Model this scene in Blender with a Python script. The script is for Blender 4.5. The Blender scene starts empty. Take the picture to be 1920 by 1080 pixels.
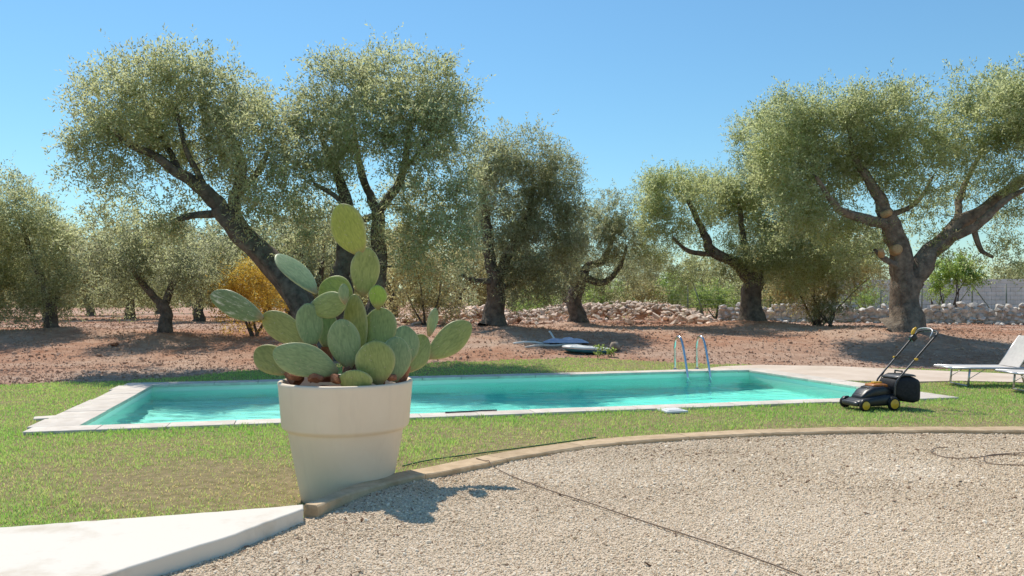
import bpy, bmesh, math, random
import numpy as np
from mathutils import Vector, Matrix

# ------------------------------------------------------------------ camera, sky, sun, exposure
scene = bpy.context.scene
COL = scene.collection
EYE, FPX, HOR = 1.45, 1480.0, 565.0          # eye height, focal length and horizon row in photo pixels

cam_data = bpy.data.cameras.new('camera')
cam = bpy.data.objects.new('camera', cam_data)
COL.objects.link(cam)
cam.location = (0, 0, EYE)
cam.rotation_euler = (math.radians(90), 0, 0)
cam_data.sensor_width = 36.0
cam_data.lens = FPX / 1920 * 36.0
cam_data.shift_y = (HOR - 540) / 1920
cam_data.clip_end = 3000
cam_data.clip_start = 0.05
scene.camera = cam

SUN_EL = math.radians(58)
SX, SY = -0.52, 0.854                        # horizontal direction towards the sun
world = bpy.data.worlds.new('World')
scene.world = world
world.use_nodes = True
wn = world.node_tree
for n in list(wn.nodes):
    wn.nodes.remove(n)
sky = wn.nodes.new('ShaderNodeTexSky')
sky.sky_type = 'NISHITA'
sky.sun_disc = False
sky.sun_elevation = SUN_EL
sky.sun_rotation = math.atan2(SX, SY)
sky.altitude = 1000
sky.air_density = 1.5
sky.dust_density = 0.25
sky.ozone_density = 10.0
bg = wn.nodes.new('ShaderNodeBackground')
bg.inputs['Strength'].default_value = 0.072
wo = wn.nodes.new('ShaderNodeOutputWorld')
tintn = wn.nodes.new('ShaderNodeMix'); tintn.data_type = 'RGBA'; tintn.blend_type = 'MULTIPLY'
tintn.inputs[0].default_value = 1.0
tintn.inputs[7].default_value = (0.82, 0.95, 0.86, 1)      # the clear sky's cast, alike in every direction
wn.links.new(sky.outputs[0], tintn.inputs[6])
wn.links.new(tintn.outputs[2], bg.inputs[0])
wn.links.new(bg.outputs[0], wo.inputs[0])

sun_data = bpy.data.lights.new('sun', 'SUN')
sun_data.energy = 2.2
sun_data.angle = math.radians(0.5)
sun_data.color = (1.0, 0.92, 0.80)
sun = bpy.data.objects.new('sun', sun_data)
COL.objects.link(sun)
sun_dir = Vector((SX * math.cos(SUN_EL), SY * math.cos(SUN_EL), math.sin(SUN_EL)))
sun.rotation_euler = sun_dir.to_track_quat('Z', 'Y').to_euler()
sun.location = sun_dir * 40

scene.view_settings.view_transform = 'Standard'
scene.view_settings.look = 'None'
scene.view_settings.exposure = 1.1
scene.view_settings.gamma = 1.0
scene.cycles.caustics_reflective = False
scene.cycles.max_bounces = 10
scene.cycles.transparent_max_bounces = 10

# ------------------------------------------------------------------ helpers
def P(u, v, d):
    """photo pixel at a given depth -> point in the place"""
    return np.array([(u - 960) / FPX * d, d, EYE - (v - HOR) / FPX * d])

def PZ(u, v, z):
    """photo pixel on the level z"""
    d = (EYE - z) * FPX / (v - HOR)
    return np.array([(u - 960) / FPX * d, d, z])

def sstep(a, b, x):
    t = np.clip((np.asarray(x, float) - a) / (b - a), 0, 1)
    return t * t * (3 - 2 * t)

def vnoise(x, y, seed=0):
    """cheap smooth value noise, -1..1"""
    xi, yi = np.floor(x).astype(np.int64), np.floor(y).astype(np.int64)
    xf, yf = x - xi, y - yi
    def hsh(a, b):
        n = (a * 374761393 + b * 668265263 + seed * 974634777) & 0x7fffffff
        n = ((n ^ (n >> 13)) * 1274126177) & 0x7fffffff
        return ((n ^ (n >> 16)) & 0xffff) / 32767.5 - 1
    u, v = xf * xf * (3 - 2 * xf), yf * yf * (3 - 2 * yf)
    return (hsh(xi, yi) * (1 - u) + hsh(xi + 1, yi) * u) * (1 - v) + (hsh(xi, yi + 1) * (1 - u) + hsh(xi + 1, yi + 1) * u) * v

def fnoise(x, y, seed=0, octv=3):
    s, a = 0, 1.0
    for o in range(octv):
        s = s + a * vnoise(x * 2 ** o, y * 2 ** o, seed + o * 17)
        a *= 0.5
    return s / 1.75

def mesh_np(name, verts, faces, smooth=False):
    """numpy verts (n,3) and faces (m,3) or (m,4) -> mesh"""
    verts = np.ascontiguousarray(verts, dtype=np.float32)
    faces = np.ascontiguousarray(faces, dtype=np.int32)
    me = bpy.data.meshes.new(name)
    k = faces.shape[1]
    me.vertices.add(len(verts))
    me.vertices.foreach_set('co', verts.ravel())
    me.loops.add(faces.size)
    me.loops.foreach_set('vertex_index', faces.ravel())
    me.polygons.add(len(faces))
    me.polygons.foreach_set('loop_start', np.arange(0, faces.size, k, dtype=np.int32))
    me.update(calc_edges=True)
    if smooth:
        me.polygons.foreach_set('use_smooth', np.ones(len(faces), dtype=bool))
    return me

def tag(o, label=None, cat=None, group=None, kind=None):
    if label: o['label'] = label
    if cat: o['category'] = cat
    if group: o['group'] = group
    if kind: o['kind'] = kind
    return o

def link(name, me, mat=None, parent=None):
    o = bpy.data.objects.new(name, me)
    COL.objects.link(o)
    if mat is not None and me is not None and not len(me.materials):
        me.materials.append(mat)
    if parent is not None:
        o.parent = parent
    return o

def empty(name, loc=(0, 0, 0), rz=0.0):
    o = bpy.data.objects.new(name, None)
    COL.objects.link(o)
    o.location = [float(c) for c in loc]
    o.rotation_euler = (0, 0, rz)
    o.empty_display_size = 0.2
    return o

class MB:
    """collects simple solids into one mesh"""
    def __init__(s): s.v, s.f, s.sm = [], [], []
    def add(s, verts, faces, smooth=False):
        b = len(s.v)
        s.v += [tuple(map(float, p)) for p in verts]
        s.f += [tuple(i + b for i in f) for f in faces]
        s.sm += [smooth] * len(faces)
        return s
    def box(s, c, size, rz=0.0, bev=0.0):
        bm = bmesh.new()
        bmesh.ops.create_cube(bm, size=1)
        for v in bm.verts:
            v.co = Vector((v.co.x * size[0], v.co.y * size[1], v.co.z * size[2]))
        if bev > 0:
            bmesh.ops.bevel(bm, geom=list(bm.edges), offset=bev, segments=2, affect='EDGES', profile=0.6)
        m = Matrix.Translation(Vector([float(a) for a in c])) @ Matrix.Rotation(rz, 4, 'Z')
        bm.transform(m)
        bm.verts.index_update()
        s.add([v.co for v in bm.verts], [[v.index for v in f.verts] for f in bm.faces], bev > 0)
        bm.free()
        return s
    def tube(s, pts, rad, n=10, cap=True, smooth=True):
        pts = [np.array(p, float) for p in pts]
        rad = rad if hasattr(rad, '__len__') else [rad] * len(pts)
        vs, fs = tube_arrays(pts, rad, n)
        fs = [list(map(int, f)) for f in fs]
        if cap:
            fs.append(list(range(n))[::-1]); fs.append(list(range(len(vs) - n, len(vs))))
        s.add(vs, fs, smooth)
        return s
    def lathe(s, prof, n=40, c=(0, 0, 0), axis='z', smooth=True, closed=False):
        vs, fs = [], []
        for r, z in prof:
            for i in range(n):
                a = 2 * math.pi * i / n
                p = (r * math.cos(a), r * math.sin(a), z)
                if axis == 'y': p = (p[0], p[2], p[1])
                if axis == 'x': p = (p[2], p[0], p[1])
                vs.append((p[0] + c[0], p[1] + c[1], p[2] + c[2]))
        m = len(prof)
        for j in range(m - 1):
            for i in range(n):
                k = (i + 1) % n
                q = (j * n + i, j * n + k, (j + 1) * n + k, (j + 1) * n + i)
                fs.append(q if axis != 'y' else q[::-1])
        if closed:
            a, b = list(range(n))[::-1], list(range((m - 1) * n, m * n))
            fs += [a if axis != 'y' else a[::-1], b if axis != 'y' else b[::-1]]
        s.add(vs, fs, smooth)
        return s
    def build(s, name, mat=None, parent=None):
        me = bpy.data.meshes.new(name)
        me.from_pydata(s.v, [], s.f)
        me.polygons.foreach_set('use_smooth', s.sm)
        me.update()
        return link(name, me, mat, parent)

def tube_arrays(pts, rad, n, gnarl=0.0, seed=0, phase=0.0):
    pts = np.array(pts, float); rad = np.array(rad, float)
    m = len(pts)
    t = np.gradient(pts, axis=0)
    t /= np.linalg.norm(t, axis=1)[:, None] + 1e-9
    up = np.array([0, 0, 1.0]) if abs(t[0][2]) < 0.9 else np.array([1.0, 0, 0])
    nrm = np.cross(t[0], up); nrm /= np.linalg.norm(nrm)
    vs = np.zeros((m * n, 3))
    ang = 2 * np.pi * np.arange(n) / n + phase
    s = np.concatenate([[0], np.cumsum(np.linalg.norm(np.diff(pts, axis=0), axis=1))])
    for i in range(m):
        nrm = nrm - t[i] * np.dot(nrm, t[i]); nrm /= np.linalg.norm(nrm) + 1e-9
        bi = np.cross(t[i], nrm)
        r = rad[i] * np.ones(n)
        if gnarl:
            r = r * (1 + gnarl * (0.55 * np.sin(3 * ang + seed + 1.3 * s[i]) + 0.45 * np.sin(5 * ang + 2.1 * seed - 2.2 * s[i])
                     + 0.5 * vnoise(np.cos(ang) * 1.7 + seed * 3.1, np.sin(ang) * 1.7 + s[i] * 2.3, seed)))
        vs[i * n:(i + 1) * n] = pts[i] + np.outer(np.cos(ang) * r, nrm) + np.outer(np.sin(ang) * r, bi)
    f = []
    for i in range(m - 1):
        a = i * n + np.arange(n); b = i * n + (np.arange(n) + 1) % n
        f.append(np.stack([a, b, b + n, a + n], 1))
    return vs, np.concatenate(f)

def smooth_path(pts, step):
    """Catmull-Rom through rows (x,y,z,...) resampled about every `step`"""
    p = np.array(pts, float)
    q = np.vstack([2 * p[0] - p[1], p, 2 * p[-1] - p[-2]])
    out = []
    for i in range(1, len(q) - 2):
        L = np.linalg.norm(q[i + 1][:3] - q[i][:3])
        k = max(1, int(round(L / step)))
        for j in range(k):
            t = j / k
            out.append(0.5 * ((2 * q[i]) + (-q[i - 1] + q[i + 1]) * t + (2 * q[i - 1] - 5 * q[i] + 4 * q[i + 1] - q[i + 2]) * t * t
                       + (-q[i - 1] + 3 * q[i] - 3 * q[i + 1] + q[i + 2]) * t ** 3))
    out.append(q[-2])
    return np.array(out)

# ------------------------------------------------------------------ materials
def new_mat(name):
    m = bpy.data.materials.new(name)
    m.use_nodes = True
    nt = m.node_tree
    return m, nt, nt.nodes['Principled BSDF'], nt.nodes['Material Output']

def rgba(c): return (c[0], c[1], c[2], 1.0)

def noise_node(nt, scale, detail=4, rough=0.6, coord='Object'):
    tc = nt.nodes.new('ShaderNodeTexCoord')
    n = nt.nodes.new('ShaderNodeTexNoise')
    n.inputs['Scale'].default_value = scale
    n.inputs['Detail'].default_value = detail
    n.inputs['Roughness'].default_value = rough
    if coord == 'Position':
        g = nt.nodes.new('ShaderNodeNewGeometry')
        nt.links.new(g.outputs['Position'], n.inputs['Vector'])
    else:
        nt.links.new(tc.outputs[coord], n.inputs['Vector'])
    return n

def ramp(nt, src, stops):
    r = nt.nodes.new('ShaderNodeValToRGB')
    e = r.color_ramp.elements
    e[0].position, e[0].color = stops[0][0], rgba(stops[0][1])
    e[1].position, e[1].color = stops[-1][0], rgba(stops[-1][1])
    for p, c in stops[1:-1]:
        x = e.new(p); x.color = rgba(c)
    nt.links.new(src, r.inputs[0])
    return r

def mixrgb(nt, a, b, fac, mode='MIX'):
    m = nt.nodes.new('ShaderNodeMix')
    m.data_type = 'RGBA'; m.blend_type = mode
    for sock, val in ((m.inputs[0], fac), (m.inputs[6], a), (m.inputs[7], b)):
        if hasattr(val, 'links') or hasattr(val, 'is_linked'): nt.links.new(val, sock)
        elif isinstance(val, (int, float)): sock.default_value = val
        else: sock.default_value = rgba(val)
    return m.outputs[2]

def bump(nt, bsdf, src, strength, dist):
    b = nt.nodes.new('ShaderNodeBump')
    b.inputs['Strength'].default_value = strength
    b.inputs['Distance'].default_value = dist
    nt.links.new(src, b.inputs['Height'])
    nt.links.new(b.outputs[0], bsdf.inputs['Normal'])
    return b

def surf(name, c1, c2, scale=4, rough=0.8, bump_s=0.3, bump_d=0.02, fine=None, coord='Position', spec=0.3, rand=0.0, metal=0.0, lo=0.35, hi=0.65):
    """mottled matte surface: two colours by noise, finer noise bump, optional per-object shift"""
    m, nt, b, out = new_mat(name)
    n = noise_node(nt, scale, 6, 0.65, coord)
    r = ramp(nt, n.outputs[0], [(lo, c1), (hi, c2)])
    col = r.outputs[0]
    if rand:
        oi = nt.nodes.new('ShaderNodeObjectInfo')
        mr = nt.nodes.new('ShaderNodeMapRange')
        mr.inputs[3].default_value = 1 - rand; mr.inputs[4].default_value = 1 + rand
        nt.links.new(oi.outputs['Random'], mr.inputs[0])
        hs = nt.nodes.new('ShaderNodeHueSaturation')
        nt.links.new(mr.outputs[0], hs.inputs['Value'])
        nt.links.new(col, hs.inputs['Color'])
        col = hs.outputs[0]
    nt.links.new(col, b.inputs['Base Color'])
    b.inputs['Roughness'].default_value = rough
    b.inputs['Specular IOR Level'].default_value = spec
    b.inputs['Metallic'].default_value = metal
    if bump_s:
        f = noise_node(nt, fine or scale * 6, 6, 0.7, coord)
        bump(nt, b, f.outputs[0], bump_s, bump_d)
    return m

M = {}
M['gravel_bed'] = surf('gravel_bed', (0.50, 0.39, 0.28), (0.68, 0.56, 0.42), 55, 0.95, 0.6, 0.01, 160)
M['kerb'] = surf('kerb_sandstone', (0.42, 0.30, 0.18), (0.60, 0.45, 0.29), 7, 0.9, 0.5, 0.01, 60, rand=0.08)
M['slab'] = surf('white_concrete', (0.50, 0.41, 0.30), (0.72, 0.665, 0.585), 1.5, 0.85, 0.35, 0.004, 30, lo=0.26, hi=0.50)
M['coping'] = surf('coping_stone', (0.56, 0.49, 0.415), (0.70, 0.63, 0.55), 5, 0.75, 0.25, 0.003, 60, rand=0.05)
M['deck'] = surf('deck_stone', (0.56, 0.45, 0.355), (0.67, 0.56, 0.46), 1.6, 0.85, 0.25, 0.004, 30)
M['bark'] = surf('olive_bark', (0.07, 0.058, 0.05), (0.21, 0.175, 0.145), 5, 0.95, 1.0, 0.06, 14, coord='Object')
M['bark_pale'] = surf('olive_bark_pale', (0.12, 0.095, 0.075), (0.33, 0.265, 0.205), 5, 0.95, 1.0, 0.06, 14, coord='Object')
M['cutwood'] = surf('cut_wood', (0.42, 0.25, 0.12), (0.58, 0.40, 0.22), 30, 0.8, 0.2, 0.003, 60)
M['rubble'] = surf('rubble_stone', (0.62, 0.44, 0.34), (0.84, 0.70, 0.58), 5, 0.9, 0.6, 0.02, 30, rand=0.35)
M['wallstone'] = surf('wall_stone', (0.40, 0.37, 0.33), (0.70, 0.66, 0.59), 6, 0.9, 0.6, 0.02, 30, rand=0.3)
M['block'] = surf('pale_block', (0.56, 0.56, 0.53), (0.68, 0.67, 0.64), 2, 0.9, 0.2, 0.01, 30, rand=0.06)
M['boulder'] = surf('boulder_stone', (0.24, 0.18, 0.13), (0.42, 0.34, 0.27), 6, 0.9, 0.6, 0.02, 30)
M['steel'] = surf('polished_steel', (0.62, 0.63, 0.65), (0.70, 0.71, 0.73), 9, 0.16, 0, metal=1.0)
M['alu'] = surf('brushed_aluminium', (0.52, 0.53, 0.55), (0.62, 0.63, 0.65), 9, 0.38, 0, metal=0.85)
M['sling'] = surf('sling_cloth', (0.52, 0.49, 0.46), (0.60, 0.57, 0.53), 14, 0.85, 0.3, 0.002, 400)
M['black'] = surf('black_plastic', (0.012, 0.013, 0.015), (0.022, 0.023, 0.026), 6, 0.38, 0.15, 0.002, 120, spec=0.5)
M['rubber'] = surf('tyre_rubber', (0.014, 0.014, 0.014), (0.025, 0.025, 0.025), 20, 0.8, 0.3, 0.002, 200)
M['boxcloth'] = surf('collector_cloth', (0.016, 0.017, 0.02), (0.032, 0.033, 0.038), 30, 0.75, 0.5, 0.003, 300)
M['yellow'] = surf('yellow_plastic', (0.72, 0.40, 0.03), (0.82, 0.50, 0.05), 10, 0.4, 0.1, 0.001, 100, spec=0.5)
M['orange'] = surf('orange_plastic', (0.34, 0.11, 0.02), (0.46, 0.17, 0.03), 10, 0.4, 0.1, 0.001, 100, spec=0.5)
M['greytube'] = surf('grey_tube', (0.05, 0.05, 0.052), (0.09, 0.09, 0.092), 12, 0.35, 0, spec=0.5, metal=0.3)
M['postgreen'] = surf('fence_post_paint', (0.13, 0.16, 0.13), (0.20, 0.22, 0.18), 12, 0.6, 0.1, 0.002, 60)
M['wire'] = surf('fence_wire', (0.20, 0.26, 0.22), (0.28, 0.32, 0.28), 12, 0.5, 0, metal=0.4)
M['hose'] = surf('green_hose', (0.02, 0.09, 0.03), (0.04, 0.14, 0.05), 12, 0.5, 0)
M['cable'] = surf('brown_cable', (0.13, 0.09, 0.065), (0.20, 0.14, 0.10), 12, 0.6, 0)
M['cord'] = surf('dark_cord', (0.02, 0.03, 0.05), (0.04, 0.05, 0.07), 12, 0.6, 0)
M['white'] = surf('white_plastic', (0.70, 0.70, 0.68), (0.80, 0.80, 0.78), 6, 0.4, 0.1, 0.002, 60)
M['teal'] = surf('teal_shell', (0.03, 0.14, 0.19), (0.05, 0.20, 0.26), 6, 0.45, 0.1, 0.002, 60)
M['tarp'] = surf('lavender_tarp', (0.44, 0.45, 0.60), (0.62, 0.62, 0.72), 6, 0.6, 0.5, 0.02, 12)
M['pole'] = surf('weathered_pole', (0.50, 0.46, 0.42), (0.66, 0.62, 0.57), 8, 0.7, 0.3, 0.004, 40)
M['redrock'] = surf('red_rock', (0.20, 0.075, 0.045), (0.42, 0.20, 0.11), 11, 0.9, 0.8, 0.02, 40, rand=0.25)
M['potsoil'] = surf('pot_soil', (0.07, 0.04, 0.025), (0.15, 0.09, 0.06), 20, 0.95, 0.8, 0.02, 60)
M['twig'] = surf('dry_twig', (0.10, 0.07, 0.05), (0.20, 0.15, 0.11), 12, 0.9, 0)

def mat_pot():
    m, nt, b, out = new_mat('cream_planter_resin')
    n = noise_node(nt, 3, 5, 0.6)
    r = ramp(nt, n.outputs[0], [(0.3, (0.84, 0.69, 0.52)), (0.7, (0.88, 0.74, 0.57))])
    # splash-up grime near the foot, with its own ragged edge
    tc = nt.nodes.new('ShaderNodeTexCoord'); sp = nt.nodes.new('ShaderNodeSeparateXYZ')
    nt.links.new(tc.outputs['Object'], sp.inputs[0])
    n2 = noise_node(nt, 6, 6, 0.7)
    ad = nt.nodes.new('ShaderNodeMath'); ad.operation = 'MULTIPLY_ADD'
    nt.links.new(n2.outputs[0], ad.inputs[0]); ad.inputs[1].default_value = -0.16
    nt.links.new(sp.outputs['Z'], ad.inputs[2])
    mr = nt.nodes.new('ShaderNodeMapRange'); mr.inputs[1].default_value = -0.06; mr.inputs[2].default_value = 0.06
    mr.inputs[3].default_value = 0.35; mr.inputs[4].default_value = 0.0
    nt.links.new(ad.outputs[0], mr.inputs[0])
    col = mixrgb(nt, r.outputs[0], (0.34, 0.25, 0.18), mr.outputs[0])
    mp = nt.nodes.new('ShaderNodeMapping'); mp.inputs['Scale'].default_value = (7, 7, 0.8)
    nt.links.new(tc.outputs['Object'], mp.inputs['Vector'])
    n5 = nt.nodes.new('ShaderNodeTexNoise'); n5.inputs['Scale'].default_value = 1.6; n5.inputs['Detail'].default_value = 7; n5.inputs['Roughness'].default_value = 0.65
    nt.links.new(mp.outputs[0], n5.inputs['Vector'])
    st = ramp(nt, n5.outputs[0], [(0.52, (0, 0, 0)), (0.80, (0.18, 0.18, 0.18))])
    col = mixrgb(nt, col, (0.50, 0.41, 0.31), st.outputs[0])
    nt.links.new(col, b.inputs['Base Color'])
    b.inputs['Roughness'].default_value = 0.5
    b.inputs['Specular IOR Level'].default_value = 0.3
    f = noise_node(nt, 60, 4, 0.6)
    bump(nt, b, f.outputs[0], 0.06, 0.003)
    return m
M['pot'] = mat_pot()

def mat_pad(name, c1, c2, blotch, lo=0.60, hi=0.74):
    m, nt, b, out = new_mat(name)
    n = noise_node(nt, 5, 5, 0.6)
    r = ramp(nt, n.outputs[0], [(0.3, c1), (0.7, c2)])
    tc0 = nt.nodes.new('ShaderNodeTexCoord')
    mp = nt.nodes.new('ShaderNodeMapping'); mp.inputs['Scale'].default_value = (3.2, 3.2, 0.9)
    nt.links.new(tc0.outputs['Object'], mp.inputs['Vector'])
    n2 = nt.nodes.new('ShaderNodeTexNoise'); n2.inputs['Scale'].default_value = 9; n2.inputs['Detail'].default_value = 6; n2.inputs['Roughness'].default_value = 0.7
    nt.links.new(mp.outputs[0], n2.inputs['Vector'])
    r2 = ramp(nt, n2.outputs[0], [(lo, (0, 0, 0)), (hi, (1, 1, 1))])
    col = mixrgb(nt, r.outputs[0], blotch, r2.outputs[0])
    n4 = nt.nodes.new('ShaderNodeTexNoise'); n4.inputs['Scale'].default_value = 26; n4.inputs['Detail'].default_value = 4
    nt.links.new(mp.outputs[0], n4.inputs['Vector'])
    r4 = ramp(nt, n4.outputs[0], [(0.3, (0.72, 0.74, 0.70)), (0.7, (1.22, 1.18, 1.15))])
    col = mixrgb(nt, col, r4.outputs[0], 0.85, 'MULTIPLY')
    # corky skin where the pad joins its parent, with a ragged edge
    sz = nt.nodes.new('ShaderNodeSeparateXYZ'); nt.links.new(tc0.outputs['Object'], sz.inputs[0])
    cz = nt.nodes.new('ShaderNodeMath'); cz.operation = 'MULTIPLY_ADD'; cz.inputs[1].default_value = -0.10
    nt.links.new(n2.outputs[0], cz.inputs[0]); nt.links.new(sz.outputs['Z'], cz.inputs[2])
    cr = nt.nodes.new('ShaderNodeMapRange'); cr.inputs[1].default_value = -0.035; cr.inputs[2].default_value = 0.03; cr.inputs[3].default_value = 0.8; cr.inputs[4].default_value = 0.0
    nt.links.new(cz.outputs[0], cr.inputs[0])
    col = mixrgb(nt, col, (0.36, 0.25, 0.13), cr.outputs[0])
    v = nt.nodes.new('ShaderNodeTexVoronoi'); v.inputs['Scale'].default_value = 27
    tc = nt.nodes.new('ShaderNodeTexCoord'); nt.links.new(tc.outputs['Object'], v.inputs['Vector'])
    dots = ramp(nt, v.outputs['Distance'], [(0.07, (1, 1, 1)), (0.12, (0, 0, 0))])
    col = mixrgb(nt, col, (0.50, 0.46, 0.30), dots.outputs[0])
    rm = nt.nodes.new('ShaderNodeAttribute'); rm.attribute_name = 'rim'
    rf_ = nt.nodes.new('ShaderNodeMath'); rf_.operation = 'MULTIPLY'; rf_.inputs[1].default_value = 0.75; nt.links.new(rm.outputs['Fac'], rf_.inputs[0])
    col = mixrgb(nt, col, (0.56, 0.56, 0.30), rf_.outputs[0])  # pale margin: the spiny edge's own tone plus backlit sun painted in
    nt.links.new(col, b.inputs['Base Color'])
    b.inputs['Roughness'].default_value = 0.42
    b.inputs['Specular IOR Level'].default_value = 0.45
    inv = ramp(nt, v.outputs['Distance'], [(0.0, (1, 1, 1)), (0.35, (0.3, 0.3, 0.3))])
    bump(nt, b, inv.outputs[0], 0.35, 0.004)
    tr = nt.nodes.new('ShaderNodeBsdfTranslucent'); nt.links.new(col, tr.inputs['Color'])
    mx = nt.nodes.new('ShaderNodeMixShader'); mx.inputs[0].default_value = 0.2
    nt.links.new(b.outputs[0], mx.inputs[1]); nt.links.new(tr.outputs[0], mx.inputs[2])
    nt.links.new(mx.outputs[0], out.inputs['Surface'])
    return m
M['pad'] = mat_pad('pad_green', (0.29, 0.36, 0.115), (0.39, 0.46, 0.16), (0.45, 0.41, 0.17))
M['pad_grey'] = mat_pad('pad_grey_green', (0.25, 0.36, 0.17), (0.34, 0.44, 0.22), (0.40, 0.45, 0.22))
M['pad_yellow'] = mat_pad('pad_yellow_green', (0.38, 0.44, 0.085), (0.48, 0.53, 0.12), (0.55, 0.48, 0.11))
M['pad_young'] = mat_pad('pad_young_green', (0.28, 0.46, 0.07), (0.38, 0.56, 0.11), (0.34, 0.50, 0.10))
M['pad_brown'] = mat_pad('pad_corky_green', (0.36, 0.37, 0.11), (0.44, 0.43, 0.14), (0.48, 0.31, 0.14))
M['pad_white'] = mat_pad('pad_glare_white', (0.15, 0.24, 0.12), (0.25, 0.34, 0.18), (0.74, 0.77, 0.66), 0.50, 0.66)  # white streaks are sun glare on waxy skin, painted into the colour
M['spine'] = surf('spine_straw', (0.50, 0.44, 0.26), (0.60, 0.54, 0.34), 12, 0.6, 0)

def mat_leaf(name, lo, mid, hi, back, trans=0.3, rough=0.5):
    """two-sided leaf: every leaf carries its own tint value"""
    m, nt, b, out = new_mat(name)
    at = nt.nodes.new('ShaderNodeAttribute'); at.attribute_name = 'tint'
    r = ramp(nt, at.outputs['Fac'], [(0.0, lo), (0.5, mid), (1.0, hi)])
    g = nt.nodes.new('ShaderNodeNewGeometry')
    col = mixrgb(nt, r.outputs[0], back, g.outputs['Backfacing'])
    col = mixrgb(nt, r.outputs[0], col, 0.6)
    nt.links.new(col, b.inputs['Base Color'])
    b.inputs['Roughness'].default_value = rough
    b.inputs['Specular IOR Level'].default_value = 0.35
    tr = nt.nodes.new('ShaderNodeBsdfTranslucent')
    tc = mixrgb(nt, col, (2.3, 2.3, 1.7), 1.0, 'MULTIPLY')
    nt.links.new(tc, tr.inputs['Color'])
    mx = nt.nodes.new('ShaderNodeMixShader'); mx.inputs[0].default_value = trans
    nt.links.new(b.outputs[0], mx.inputs[1]); nt.links.new(tr.outputs[0], mx.inputs[2])
    nt.links.new(mx.outputs[0], out.inputs['Surface'])
    return m
M['leaf_olive'] = mat_leaf('olive_leaf', (0.10, 0.112, 0.066), (0.195, 0.21, 0.115), (0.32, 0.33, 0.18), (0.36, 0.37, 0.29), 0.58)
M['leaf_bright'] = mat_leaf('olive_leaf_fresh', (0.115, 0.135, 0.066), (0.21, 0.238, 0.115), (0.34, 0.365, 0.18), (0.36, 0.38, 0.29), 0.58)
M['leaf_dark'] = mat_leaf('olive_leaf_dark', (0.095, 0.102, 0.065), (0.17, 0.18, 0.105), (0.27, 0.28, 0.17), (0.31, 0.32, 0.26), 0.55)
M['leaf_brown'] = mat_leaf('olive_leaf_dry', (0.15, 0.115, 0.065), (0.235, 0.20, 0.10), (0.33, 0.30, 0.15), (0.33, 0.31, 0.23), 0.57)
M['leaf_yellow'] = mat_leaf('yellow_leaf', (0.26, 0.15, 0.03), (0.42, 0.27, 0.035), (0.46, 0.40, 0.09), (0.45, 0.33, 0.10), 0.42)
M['leaf_green'] = mat_leaf('shrub_leaf', (0.10, 0.15, 0.045), (0.18, 0.26, 0.075), (0.30, 0.38, 0.11), (0.24, 0.30, 0.14), 0.5)
M['grass'] = mat_leaf('grass_blade', (0.56, 0.45, 0.27), (0.38, 0.45, 0.16), (0.23, 0.43, 0.085), (0.36, 0.46, 0.19), 0.38, 0.55)

def mat_soil():
    m, nt, b, out = new_mat('red_soil')
    n1 = noise_node(nt, 0.22, 4, 0.6, 'Position')
    n2 = noise_node(nt, 3.0, 8, 0.75, 'Position')
    base = ramp(nt, n2.outputs[0], [(0.28, (0.30, 0.135, 0.08)), (0.5, (0.45, 0.245, 0.16)), (0.72, (0.58, 0.38, 0.27))])
    pale = ramp(nt, n2.outputs[0], [(0.3, (0.42, 0.28, 0.205)), (0.7, (0.64, 0.48, 0.37))])
    f = ramp(nt, n1.outputs[0], [(0.42, (0, 0, 0)), (0.62, (1, 1, 1))])
    col = mixrgb(nt, base.outputs[0], pale.outputs[0], f.outputs[0])
    nt.links.new(col, b.inputs['Base Color'])
    b.inputs['Roughness'].default_value = 0.98
    b.inputs['Specular IOR Level'].default_value = 0.1
    n3 = noise_node(nt, 9, 8, 0.75, 'Position')
    bump(nt, b, n3.outputs[0], 0.9, 0.08)
    return m
M['soil'] = mat_soil()
M['clod'] = surf('soil_clod', (0.38, 0.215, 0.145), (0.60, 0.41, 0.30), 2.0, 0.98, 0.5, 0.02, 30, spec=0.1)
M['lawn_bed'] = surf('lawn_bed', (0.20, 0.17, 0.08), (0.36, 0.28, 0.16), 12, 0.98, 0.8, 0.02, 50, spec=0.1)
M['litter'] = surf('dry_litter', (0.16, 0.10, 0.07), (0.34, 0.22, 0.15), 3.0, 0.9, 0)

def mat_pebble():
    m, nt, b, out = new_mat('cream_pebble')
    at = nt.nodes.new('ShaderNodeAttribute'); at.attribute_type = 'INSTANCER'; at.attribute_name = 'tint'
    r = ramp(nt, at.outputs['Fac'], [(0.0, (0.30, 0.20, 0.13)), (0.12, (0.58, 0.45, 0.30)), (0.6, (0.76, 0.62, 0.45)), (1.0, (0.88, 0.76, 0.60))])
    nt.links.new(r.outputs[0], b.inputs['Base Color'])
    b.inputs['Roughness'].default_value = 0.9
    b.inputs['Specular IOR Level'].default_value = 0.2
    return m
M['pebble'] = mat_pebble()

def mat_basin():
    m, nt, b, out = new_mat('pool_plaster')
    n = noise_node(nt, 1.3, 5, 0.6, 'Position')
    r = ramp(nt, n.outputs[0], [(0.3, (0.82, 0.90, 0.80)), (0.7, (0.86, 0.92, 0.83))])
    nt.links.new(r.outputs[0], b.inputs['Base Color'])
    b.inputs['Roughness'].default_value = 0.7
    return m
M['basin'] = mat_basin()

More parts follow.
